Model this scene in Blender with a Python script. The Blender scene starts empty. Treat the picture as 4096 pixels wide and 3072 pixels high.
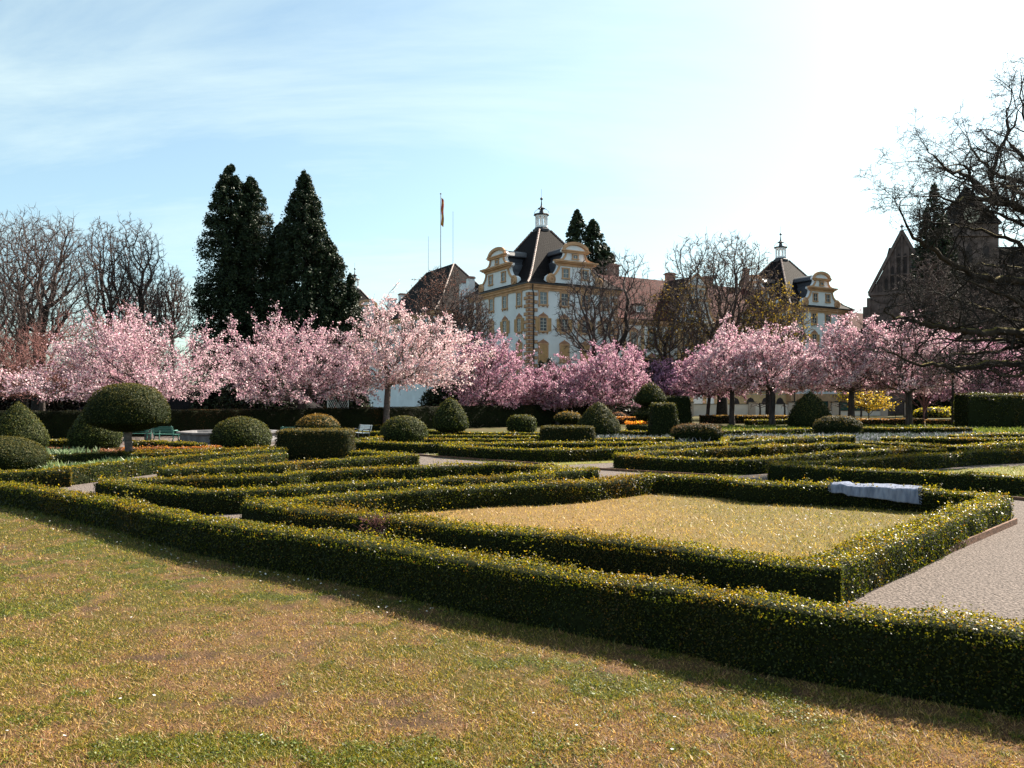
import bpy, math, random
import numpy as np
from mathutils import Vector, Matrix

# ------------------------------------------------------------------ camera, sky, sun, exposure
SC = bpy.context.scene
COL = SC.collection
cam_data = bpy.data.cameras.new('camera')
cam = bpy.data.objects.new('camera', cam_data)
COL.objects.link(cam)
cam.location = (0, 0, 2.5)
cam.rotation_euler = (math.radians(90), 0, 0)
cam_data.sensor_width = 36
cam_data.lens = 28.125
cam_data.shift_y = 16 / 1024
cam_data.clip_start = 0.1
cam_data.clip_end = 3000
SC.camera = cam

SUN_EL, SUN_AZ = math.radians(41), math.radians(52)      # azimuth from +Y towards +X
world = bpy.data.worlds.new('World')
SC.world = world
world.use_nodes = True
wt = world.node_tree
wt.nodes.clear()
def wn(t, **k):
    n = wt.nodes.new(t)
    for a, b in k.items(): setattr(n, a, b)
    return n
w_out = wn('ShaderNodeOutputWorld'); w_bg = wn('ShaderNodeBackground')
sky = wn('ShaderNodeTexSky', sky_type='NISHITA', sun_disc=False, sun_elevation=SUN_EL, sun_rotation=SUN_AZ,
         altitude=450, air_density=1.0, dust_density=2.2, ozone_density=0.8)
w_bg.inputs['Strength'].default_value = 0.058
# thin high clouds drawn by noise over the sky's own colour
tc = wn('ShaderNodeTexCoord'); sep = wn('ShaderNodeSeparateXYZ')
wt.links.new(tc.outputs['Generated'], sep.inputs[0])
zc = wn('ShaderNodeMath', operation='ADD'); zc.inputs[1].default_value = 0.22
wt.links.new(sep.outputs['Z'], zc.inputs[0])
dx = wn('ShaderNodeMath', operation='DIVIDE'); dy = wn('ShaderNodeMath', operation='DIVIDE')
wt.links.new(sep.outputs['X'], dx.inputs[0]); wt.links.new(zc.outputs[0], dx.inputs[1])
wt.links.new(sep.outputs['Y'], dy.inputs[0]); wt.links.new(zc.outputs[0], dy.inputs[1])
comb = wn('ShaderNodeCombineXYZ')
wt.links.new(dx.outputs[0], comb.inputs[0]); wt.links.new(dy.outputs[0], comb.inputs[1])
mp = wn('ShaderNodeMapping'); mp.inputs['Scale'].default_value = (0.8, 2.6, 1.0)
mp.inputs['Rotation'].default_value = (0, 0, math.radians(18)); mp.inputs['Location'].default_value = (1.4, 4.2, 0)
wt.links.new(comb.outputs[0], mp.inputs[0])
n1 = wn('ShaderNodeTexNoise'); n1.inputs['Scale'].default_value = 0.9; n1.inputs['Detail'].default_value = 9
n1.inputs['Roughness'].default_value = 0.62; n1.inputs['Distortion'].default_value = 0.5
wt.links.new(mp.outputs[0], n1.inputs['Vector'])
cr = wn('ShaderNodeValToRGB'); cr.color_ramp.elements[0].position = 0.44; cr.color_ramp.elements[1].position = 0.78
wt.links.new(n1.outputs[0], cr.inputs[0])
cl = wn('ShaderNodeMath', operation='MULTIPLY_ADD'); cl.inputs[1].default_value = 0.6; cl.inputs[2].default_value = 0.14
wt.links.new(cr.outputs[0], cl.inputs[0])
mixc = wn('ShaderNodeMixRGB'); mixc.inputs['Color2'].default_value = (5.0, 5.1, 5.2, 1)
wt.links.new(cl.outputs[0], mixc.inputs['Fac']); wt.links.new(sky.outputs[0], mixc.inputs['Color1'])
tintn = wn('ShaderNodeMixRGB', blend_type='MULTIPLY'); tintn.inputs['Fac'].default_value = 1.0; tintn.inputs['Color2'].default_value = (0.95, 1.1, 1.02, 1)
wt.links.new(mixc.outputs[0], tintn.inputs['Color1']); wt.links.new(tintn.outputs[0], w_bg.inputs['Color']); wt.links.new(w_bg.outputs[0], w_out.inputs['Surface'])

sd = bpy.data.lights.new('sun', 'SUN'); sd.energy = 5.0; sd.angle = math.radians(0.5); sd.color = (1.0, 0.9, 0.76)
sun = bpy.data.objects.new('sun', sd); COL.objects.link(sun)
S = Vector((math.cos(SUN_EL) * math.sin(SUN_AZ), math.cos(SUN_EL) * math.cos(SUN_AZ), math.sin(SUN_EL)))
sun.rotation_euler = S.to_track_quat('Z', 'Y').to_euler(); sun.location = (40, 40, 60)

SC.view_settings.view_transform = 'Standard'; SC.view_settings.look = 'None'
SC.view_settings.exposure = 1.85; SC.view_settings.gamma = 1
SC.render.engine = 'CYCLES'
SC.cycles.max_bounces = 6; SC.cycles.diffuse_bounces = 3; SC.cycles.transmission_bounces = 3
SC.cycles.glossy_bounces = 2; SC.cycles.transparent_max_bounces = 4; SC.cycles.use_denoising = True
try: SC.cycles.denoiser = 'OPENIMAGEDENOISE'
except Exception: pass

# ------------------------------------------------------------------ helpers
NP = np.random.default_rng(7)
RD = random.Random(11)
CAMP = np.array([0, 0, 2.5])

def tag(o, label=None, cat=None, group=None, kind=None):
    if label: o['label'] = label
    if cat: o['category'] = cat
    if group: o['group'] = group
    if kind: o['kind'] = kind
    return o

def empty(name, loc=(0, 0, 0), rz=0.0, parent=None):
    o = bpy.data.objects.new(name, None); COL.objects.link(o)
    o.empty_display_size = 0.5; o.location = loc; o.rotation_euler = (0, 0, rz)
    if parent: o.parent = parent
    return o

def link_mesh(name, me, mats, parent=None, loc=(0, 0, 0), rz=0.0):
    for m in (mats if isinstance(mats, (list, tuple)) else [mats]): me.materials.append(m)
    o = bpy.data.objects.new(name, me); COL.objects.link(o)
    if parent: o.parent = parent
    o.location = loc; o.rotation_euler = (0, 0, rz)
    return o

def np_mesh(name, V, F, col=None, midx=None, smooth=False):
    """V (n,3); F (m,k) all faces with k corners, or a list of such arrays"""
    me = bpy.data.meshes.new(name)
    V = np.asarray(V, dtype=np.float32)
    Fs = F if isinstance(F, list) else [F]
    Fs = [np.asarray(f, dtype=np.int32) for f in Fs if len(f)]
    idx = np.concatenate([f.ravel() for f in Fs]); tot = np.concatenate([np.full(len(f), f.shape[1], np.int32) for f in Fs])
    start = np.concatenate([[0], np.cumsum(tot)[:-1]]).astype(np.int32)
    me.vertices.add(len(V)); me.vertices.foreach_set('co', V.ravel())
    me.loops.add(len(idx)); me.loops.foreach_set('vertex_index', idx)
    me.polygons.add(len(tot)); me.polygons.foreach_set('loop_start', start); me.polygons.foreach_set('loop_total', tot)
    if midx is not None: me.polygons.foreach_set('material_index', np.asarray(midx, dtype=np.int32))
    if smooth: me.polygons.foreach_set('use_smooth', np.ones(len(tot), dtype=bool))
    me.update(calc_edges=True)
    if col is not None:
        a = me.color_attributes.new('tint', 'FLOAT_COLOR', 'POINT')
        c = np.ones((len(V), 4), np.float32); c[:, :3] = col
        a.data.foreach_set('color', c.ravel())
    return me

def hash2(ix, iy, seed):
    h = (ix.astype(np.int64) * 374761393 + iy.astype(np.int64) * 668265263 + seed * 1442695041) & 0x7fffffff
    h = (h ^ (h >> 13)) * 1274126177 & 0x7fffffff
    return ((h ^ (h >> 16)) & 0xffff) / 65535.0
def vnoise(x, y, seed=0):
    ix = np.floor(x); iy = np.floor(y); fx = x - ix; fy = y - iy
    fx = fx * fx * (3 - 2 * fx); fy = fy * fy * (3 - 2 * fy)
    a = hash2(ix, iy, seed); b = hash2(ix + 1, iy, seed); c = hash2(ix, iy + 1, seed); d = hash2(ix + 1, iy + 1, seed)
    return (a * (1 - fx) + b * fx) * (1 - fy) + (c * (1 - fx) + d * fx) * fy
def fbm(x, y, seed=0, oct=4):
    s = 0; a = 0.5
    for i in range(oct):
        s = s + a * vnoise(x * 2 ** i + 17 * i, y * 2 ** i + 31 * i, seed + i); a *= 0.5
    return s / (1 - 0.5 ** oct)

class MB:
    """collects boxes, bars, prisms and sheets into one mesh"""
    def __init__(s): s.v = []; s.f = []; s.m = []
    def add(s, vs, fs, m=0):
        b = len(s.v); s.v += [tuple(v) for v in vs]
        for f in fs: s.f.append(tuple(b + i for i in f)); s.m.append(m)
    def box(s, x0, x1, y0, y1, z0, z1, m=0):
        s.add([(x0, y0, z0), (x1, y0, z0), (x1, y1, z0), (x0, y1, z0), (x0, y0, z1), (x1, y0, z1), (x1, y1, z1), (x0, y1, z1)],
              [(0, 3, 2, 1), (4, 5, 6, 7), (0, 1, 5, 4), (1, 2, 6, 5), (2, 3, 7, 6), (3, 0, 4, 7)], m)
    def bar(s, a, b, w, h=None, m=0):
        a = Vector(a); b = Vector(b); h = h or w; d = (b - a).normalized()
        up = Vector((0, 0, 1)) if abs(d.z) < 0.95 else Vector((0, 1, 0))
        x = d.cross(up).normalized(); y = x.cross(d)
        vs = [p + x * sx * w / 2 + y * sy * h / 2 for p in (a, b) for sx, sy in ((-1, -1), (1, -1), (1, 1), (-1, 1))]
        s.add(vs, [(3, 2, 1, 0), (4, 5, 6, 7), (0, 1, 5, 4), (1, 2, 6, 5), (2, 3, 7, 6), (3, 0, 4, 7)], m)
    def tube(s, pts, rs, k=8, m=0):
        n = len(pts); pts = [Vector(p) for p in pts]; b = len(s.v)
        for i, p in enumerate(pts):
            d = (pts[min(i + 1, n - 1)] - pts[max(i - 1, 0)]).normalized()
            up = Vector((0, 0, 1)) if abs(d.z) < 0.9 else Vector((0, 1, 0))
            x = d.cross(up).normalized(); y = x.cross(d)
            for j in range(k):
                t = 2 * math.pi * j / k; s.v.append(tuple(p + (x * math.cos(t) + y * math.sin(t)) * rs[i]))
        for i in range(n - 1):
            for j in range(k):
                s.f.append((b + i * k + j, b + i * k + (j + 1) % k, b + (i + 1) * k + (j + 1) % k, b + (i + 1) * k + j)); s.m.append(m)
        s.f.append(tuple(b + j for j in range(k))[::-1]); s.m.append(m)
        s.f.append(tuple(b + (n - 1) * k + j for j in range(k))); s.m.append(m)
    def lathe(s, prof, k=16, c=(0, 0, 0), m=0, rot=0.0):
        b = len(s.v)
        for r, z in prof:
            for j in range(k):
                t = 2 * math.pi * j / k + rot; s.v.append((c[0] + r * math.cos(t), c[1] + r * math.sin(t), c[2] + z))
        for i in range(len(prof) - 1):
            for j in range(k):
                s.f.append((b + i * k + j, b + i * k + (j + 1) % k, b + (i + 1) * k + (j + 1) % k, b + (i + 1) * k + j)); s.m.append(m)
        s.f.append(tuple(b + j for j in range(k))[::-1]); s.m.append(m)
        s.f.append(tuple(b + (len(prof) - 1) * k + j for j in range(k))); s.m.append(m)
    def extrude(s, poly, y0, y1, m=0):
        """poly in (x, z), pushed from y0 (front) to y1 (back)"""
        n = len(poly); b = len(s.v)
        s.v += [(x, y0, z) for x, z in poly] + [(x, y1, z) for x, z in poly]
        s.f.append(tuple(b + i for i in range(n))); s.m.append(m)
        s.f.append(tuple(b + n + i for i in range(n))[::-1]); s.m.append(m)
        for i in range(n):
            j = (i + 1) % n; s.f.append((b + j, b + i, b + n + i, b + n + j)); s.m.append(m)
    def build(s, name, mats, parent=None, loc=(0, 0, 0), rz=0.0, smooth=False):
        me = bpy.data.meshes.new(name); me.from_pydata(s.v, [], s.f)
        me.polygons.foreach_set('material_index', s.m)
        if smooth: me.polygons.foreach_set('use_smooth', [True] * len(s.f))
        me.update()
        return link_mesh(name, me, mats, parent, loc, rz)

# ------------------------------------------------------------------ materials
def mat(name, rgb=(0.5, 0.5, 0.5), rough=0.8, var=0.25, scale=3.0, bump=0.0, bscale=20.0, metal=0.0, rgb2=None, detail=5, spec=0.3, stretch=None, bdist=0.02):
    m = bpy.data.materials.new(name); m.use_nodes = True; t = m.node_tree; b = t.nodes['Principled BSDF']
    tcn = t.nodes.new('ShaderNodeTexCoord'); n = t.nodes.new('ShaderNodeTexNoise'); n.inputs['Scale'].default_value = scale; n.inputs['Detail'].default_value = detail
    src = tcn.outputs['Object']
    if stretch:
        mpn = t.nodes.new('ShaderNodeMapping'); mpn.inputs['Scale'].default_value = stretch; t.links.new(src, mpn.inputs[0]); src = mpn.outputs[0]
    t.links.new(src, n.inputs['Vector'])
    r = t.nodes.new('ShaderNodeValToRGB'); c2 = rgb2 or tuple(c * (1 - var) for c in rgb); c1 = rgb if rgb2 else tuple(min(1, c * (1 + var * 0.5)) for c in rgb)
    r.color_ramp.elements[0].position = 0.35; r.color_ramp.elements[1].position = 0.65
    r.color_ramp.elements[0].color = (*c2, 1); r.color_ramp.elements[1].color = (*c1, 1)
    t.links.new(n.outputs[0], r.inputs[0]); t.links.new(r.outputs[0], b.inputs['Base Color'])
    b.inputs['Roughness'].default_value = rough; b.inputs['Metallic'].default_value = metal; b.inputs['Specular IOR Level'].default_value = spec
    if bump:
        n2 = t.nodes.new('ShaderNodeTexNoise'); n2.inputs['Scale'].default_value = bscale; n2.inputs['Detail'].default_value = 4; t.links.new(src, n2.inputs['Vector'])
        bp = t.nodes.new('ShaderNodeBump'); bp.inputs['Strength'].default_value = bump; bp.inputs['Distance'].default_value = bdist
        t.links.new(n2.outputs[0], bp.inputs['Height']); t.links.new(bp.outputs[0], b.inputs['Normal'])
    return m

def leaf_mat(name, trans=0.35, rough=0.45, gain=1.0, tgain=(1.0, 1.0, 1.0), spec=0.35):
    """thin leaf or petal: colour from the mesh, part of the light passes through"""
    m = bpy.data.materials.new(name); m.use_nodes = True; t = m.node_tree; b = t.nodes['Principled BSDF']; out = t.nodes['Material Output']
    a = t.nodes.new('ShaderNodeAttribute'); a.attribute_name = 'tint'
    t.links.new(a.outputs['Color'], b.inputs['Base Color']); b.inputs['Roughness'].default_value = rough; b.inputs['Specular IOR Level'].default_value = spec
    tr = t.nodes.new('ShaderNodeBsdfTranslucent'); mu = t.nodes.new('ShaderNodeMixRGB'); mu.blend_type = 'MULTIPLY'; mu.inputs[0].default_value = 1
    mu.inputs['Color2'].default_value = (*tgain, 1); t.links.new(a.outputs['Color'], mu.inputs['Color1']); t.links.new(mu.outputs[0], tr.inputs['Color'])
    mx = t.nodes.new('ShaderNodeMixShader'); mx.inputs[0].default_value = trans
    t.links.new(b.outputs[0], mx.inputs[1]); t.links.new(tr.outputs[0], mx.inputs[2]); t.links.new(mx.outputs[0], out.inputs['Surface'])
    return m

def tint_mat(name, rough=0.9, bump=0.4, bscale=60, spec=0.15):
    m = bpy.data.materials.new(name); m.use_nodes = True; t = m.node_tree; b = t.nodes['Principled BSDF']
    a = t.nodes.new('ShaderNodeAttribute'); a.attribute_name = 'tint'
    n = t.nodes.new('ShaderNodeTexNoise'); n.inputs['Scale'].default_value = bscale; n.inputs['Detail'].default_value = 5
    tcn = t.nodes.new('ShaderNodeTexCoord'); t.links.new(tcn.outputs['Object'], n.inputs['Vector'])
    hv = t.nodes.new('ShaderNodeMixRGB'); hv.blend_type = 'MULTIPLY'; hv.inputs[0].default_value = 0.6
    r = t.nodes.new('ShaderNodeValToRGB'); r.color_ramp.elements[0].color = (0.3, 0.28, 0.28, 1); r.color_ramp.elements[1].color = (1.3, 1.3, 1.25, 1)
    r.color_ramp.elements[0].position = 0.3; r.color_ramp.elements[1].position = 0.7
    t.links.new(n.outputs[0], r.inputs[0]); t.links.new(a.outputs['Color'], hv.inputs['Color1']); t.links.new(r.outputs[0], hv.inputs['Color2'])
    t.links.new(hv.outputs[0], b.inputs['Base Color']); b.inputs['Roughness'].default_value = rough; b.inputs['Specular IOR Level'].default_value = spec
    bp = t.nodes.new('ShaderNodeBump'); bp.inputs['Strength'].default_value = bump; bp.inputs['Distance'].default_value = 0.03
    t.links.new(n.outputs[0], bp.inputs['Height']); t.links.new(bp.outputs[0], b.inputs['Normal'])
    return m

def tile_mat(name, c1, c2, sx=4.5, sz=3.2):
    m = bpy.data.materials.new(name); m.use_nodes = True; t = m.node_tree; b = t.nodes['Principled BSDF']
    uv = t.nodes.new('ShaderNodeUVMap'); mp = t.nodes.new('ShaderNodeMapping'); mp.inputs['Scale'].default_value = (1, 1, 1); t.links.new(uv.outputs[0], mp.inputs[0])
    br = t.nodes.new('ShaderNodeTexBrick'); br.inputs['Scale'].default_value = 1.0
    br.inputs['Brick Width'].default_value = 0.34; br.inputs['Row Height'].default_value = 0.36; br.inputs['Mortar Size'].default_value = 0.05
    br.inputs['Color1'].default_value = (*c1, 1); br.inputs['Color2'].default_value = (*c2, 1); br.inputs['Mortar'].default_value = (*[c * 0.25 for c in c2], 1)
    t.links.new(mp.outputs[0], br.inputs['Vector'])
    n = t.nodes.new('ShaderNodeTexNoise'); n.inputs['Scale'].default_value = 0.5; n.inputs['Detail'].default_value = 6
    tcn = t.nodes.new('ShaderNodeTexCoord'); t.links.new(tcn.outputs['Object'], n.inputs['Vector'])
    hv = t.nodes.new('ShaderNodeMixRGB'); hv.blend_type = 'MULTIPLY'; hv.inputs[0].default_value = 0.8
    r = t.nodes.new('ShaderNodeValToRGB'); r.color_ramp.elements[0].color = (0.45, 0.45, 0.5, 1); r.color_ramp.elements[1].color = (1.25, 1.2, 1.15, 1)
    t.links.new(n.outputs[0], r.inputs[0]); t.links.new(br.outputs['Color'], hv.inputs['Color1']); t.links.new(r.outputs[0], hv.inputs['Color2'])
    t.links.new(hv.outputs[0], b.inputs['Base Color']); b.inputs['Roughness'].default_value = 0.85; b.inputs['Specular IOR Level'].default_value = 0.12
    bp = t.nodes.new('ShaderNodeBump'); bp.inputs['Strength'].default_value = 0.8; bp.inputs['Distance'].default_value = 0.05
    t.links.new(br.outputs['Fac'], bp.inputs['Height']); bp.invert = True; t.links.new(bp.outputs[0], b.inputs['Normal'])
    return m

M = {}
M['box_leaf'] = leaf_mat('box_leaf', 0.5, 0.38, tgain=(2.5, 2.15, 0.5), spec=0.2)
M['yew_leaf'] = leaf_mat('yew_leaf', 0.3, 0.6, tgain=(1.6, 1.4, 0.7), spec=0.12)
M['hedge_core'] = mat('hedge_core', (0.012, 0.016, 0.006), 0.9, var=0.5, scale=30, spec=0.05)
M['blossom'] = leaf_mat('blossom', 0.5, 0.6, tgain=(0.72, 0.66, 0.7), spec=0.1)
M['conifer_leaf'] = leaf_mat('conifer_leaf', 0.1, 0.55, spec=0.2)
M['grass_blade'] = leaf_mat('grass_blade', 0.4, 0.5, tgain=(1.2, 1.2, 0.6), spec=0.35)
M['plant_leaf'] = leaf_mat('plant_leaf', 0.4, 0.4, spec=0.4)
M['bark'] = mat('bark', (0.055, 0.045, 0.042), 0.9, var=0.5, scale=6, bump=0.8, bscale=18, spec=0.15, stretch=(1, 1, 0.25))
M['pale_bark'] = mat('pale_bark', (0.13, 0.105, 0.1), 0.85, var=0.5, scale=5, bump=0.6, bscale=16, spec=0.2, stretch=(1, 1, 3))
M['twig'] = mat('twig', (0.09, 0.065, 0.06), 0.85, var=0.4, scale=4, spec=0.2)
M['red_twig'] = mat('red_twig', (0.2, 0.09, 0.08), 0.8, var=0.4, scale=4, spec=0.2)
M['dark_bark'] = mat('dark_bark', (0.03, 0.025, 0.022), 0.9, var=0.5, scale=5, bump=0.6, bscale=16, spec=0.1)
M['white_wall'] = mat('white_wall', (0.72, 0.74, 0.76), 0.9, var=0.1, scale=0.4, bump=0.1, bscale=3, spec=0.1)
M['cream_wall'] = mat('cream_wall', (0.72, 0.66, 0.6), 0.9, var=0.12, scale=0.6, spec=0.1)
M['pillar_wall'] = mat('pillar_wall', (0.5, 0.42, 0.36), 0.9, var=0.15, scale=0.8, spec=0.1)
M['ochre'] = mat('ochre', (0.52, 0.31, 0.18), 0.85, var=0.2, scale=1.2, spec=0.12)
M['ochre_dark'] = mat('ochre_dark', (0.34, 0.18, 0.115), 0.85, var=0.2, scale=2.0, spec=0.12)
M['ochre_light'] = mat('ochre_light', (0.55, 0.37, 0.2), 0.85, var=0.15, scale=1.2, spec=0.12)
M['glass'] = mat('glass', (0.05, 0.06, 0.075), 0.12, var=0.3, scale=0.8, spec=0.9)
M['muntin'] = mat('muntin', (0.5, 0.47, 0.42), 0.6, var=0.1)
M['shutter'] = mat('shutter', (0.5, 0.31, 0.15), 0.75, var=0.15, scale=2)
M['slate'] = mat('slate', (0.02, 0.023, 0.032), 0.55, var=0.4, scale=1.5, spec=0.5)
M['dark_gutter'] = mat('dark_gutter', (0.03, 0.025, 0.025), 0.5, var=0.3, scale=3)
M['tile_dark'] = tile_mat('tile_dark', (0.011, 0.007, 0.0075), (0.006, 0.004, 0.005))
M['tile_red'] = tile_mat('tile_red', (0.13, 0.03, 0.027), (0.075, 0.018, 0.017))
M['tile_ridge'] = mat('tile_ridge', (0.2, 0.11, 0.09), 0.6, var=0.6, scale=3, rgb2=(0.34, 0.28, 0.25), spec=0.4)
M['brick'] = mat('brick', (0.28, 0.16, 0.13), 0.9, var=0.4, scale=4)
M['church_stone'] = mat('church_stone', (0.13, 0.095, 0.088), 0.95, var=0.45, scale=0.7, bump=0.4, bscale=3, spec=0.1)
M['church_dark'] = mat('church_dark', (0.05, 0.04, 0.04), 0.9, var=0.3, scale=0.7, spec=0.1)
M['clock'] = mat('clock', (0.55, 0.5, 0.4), 0.5, var=0.1)
M['gravel'] = mat('gravel', (0.2, 0.165, 0.148), 0.95, scale=30, rgb2=(0.06, 0.05, 0.045), bump=1.0, bscale=22, spec=0.08, detail=8, bdist=0.06)
M['wood_edge'] = mat('wood_edge', (0.16, 0.085, 0.055), 0.85, var=0.5, scale=6, bump=0.5, bscale=30, spec=0.2, stretch=(1, 1, 4))
M['soil'] = mat('soil', (0.045, 0.033, 0.02), 0.95, scale=5, rgb2=(0.04, 0.05, 0.015), bump=0.8, bscale=14, spec=0.1)
M['far_ground'] = mat('far_ground', (0.05, 0.055, 0.016), 0.95, scale=0.5, rgb2=(0.08, 0.06, 0.03), bump=0.6, bscale=9, spec=0.1, detail=8)
M['lawn'] = tint_mat('lawn', bump=0.9, bscale=45)
M['bright_grass'] = mat('bright_grass', (0.1, 0.12, 0.022), 0.9, scale=6, rgb2=(0.15, 0.115, 0.035), bump=0.9, bscale=40, spec=0.15, detail=8)
M['stone'] = mat('stone', (0.15, 0.145, 0.15), 0.85, var=0.35, scale=2, bump=0.4, bscale=12)
M['water'] = mat('water', (0.03, 0.04, 0.045), 0.08, var=0.1, spec=0.9)
M['green_paint'] = mat('green_paint', (0.05, 0.16, 0.13), 0.5, var=0.2, scale=8)
M['white_paint'] = mat('white_paint', (0.6, 0.65, 0.64), 0.5, var=0.15, scale=8)
M['iron'] = mat('iron', (0.05, 0.05, 0.055), 0.5, var=0.3, scale=8, metal=0.4)
M['pale_lattice'] = mat('pale_lattice', (0.35, 0.4, 0.42), 0.6, var=0.2, scale=8)
M['net'] = mat('net', (0.02, 0.07, 0.05), 0.8, var=0.3, scale=2)
M['flag'] = mat('flag', (0.5, 0.3, 0.05), 0.8, rgb2=(0.35, 0.02, 0.02), scale=1.2)
M['petal_white'] = mat('petal_white', (0.7, 0.7, 0.72), 0.6, var=0.05, scale=5)

# ------------------------------------------------------------------ foliage builders
def leaf_quads(C, N, size, aspect, col, spread, rng=NP):
    """one small leaf (a diamond) at each C, roughly facing N; returns verts, faces, colours"""
    n = len(C)
    d = N + rng.normal(0, spread, (n, 3)); d /= np.linalg.norm(d, axis=1)[:, None] + 1e-9
    t = rng.normal(0, 1, (n, 3)); t -= d * np.sum(t * d, 1)[:, None]; t /= np.linalg.norm(t, axis=1)[:, None] + 1e-9
    b = np.cross(d, t)
    L = (size * 0.5)[:, None]; W = (size * 0.5 * aspect)[:, None]
    V = np.stack([C + t * L, C + b * W, C - t * L, C - b * W], 1).reshape(-1, 3)
    F = np.arange(n * 4).reshape(n, 4)
    return V, F, np.repeat(col, 4, axis=0)

def merge(parts):
    """parts: list of (V, F(n,k), col, matindex)"""
    V = []; F = []; Cc = []; Mi = []; o = 0
    for v, f, c, mi in parts:
        V.append(v); F.append(np.asarray(f) + o); Cc.append(c if c is not None else np.full((len(v), 3), 0.02)); Mi.append(np.full(len(f), mi)); o += len(v)
    return np.concatenate(V), F, np.concatenate(Cc), np.concatenate(Mi)

def palette_mix(n, pal, wts, jit=0.25, rng=NP):
    p = np.array(pal); k = rng.choice(len(p), n, p=np.array(wts) / sum(wts))
    return np.clip(p[k] * (1 + rng.normal(0, jit, (n, 1))), 0.003, 1)

BOX_PAL = [(0.022, 0.034, 0.007), (0.05, 0.06, 0.01), (0.1, 0.098, 0.014), (0.12, 0.065, 0.017), (0.014, 0.023, 0.006)]
def leaf_px(D, k=0.0022, near=9.0, p=0.68):
    """leaf size in metres: true size near by, larger clusters further off"""
    return 0.024 * np.maximum(1, D / near) ** p

def sweep_frames(line, step):
    P = np.array(line, float); seg = np.linalg.norm(np.diff(P[:, :2], axis=0), axis=1); s = np.concatenate([[0], np.cumsum(seg)])
    n = max(2, int(s[-1] / step) + 1); t = np.linspace(0, s[-1], n)
    Q = np.stack([np.interp(t, s, P[:, i]) for i in range(3)], 1)
    # soften the traced kinks
    if n > 8:
        for _ in range(3):
            Q[1:-1] = (Q[:-2] + 2 * Q[1:-1] + Q[2:]) / 4
    T = np.gradient(Q[:, :2], axis=0); T /= np.linalg.norm(T, axis=1)[:, None] + 1e-9
    Nn = np.stack([-T[:, 1], T[:, 0]], 1)
    return Q, T, Nn, s[-1]

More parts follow.
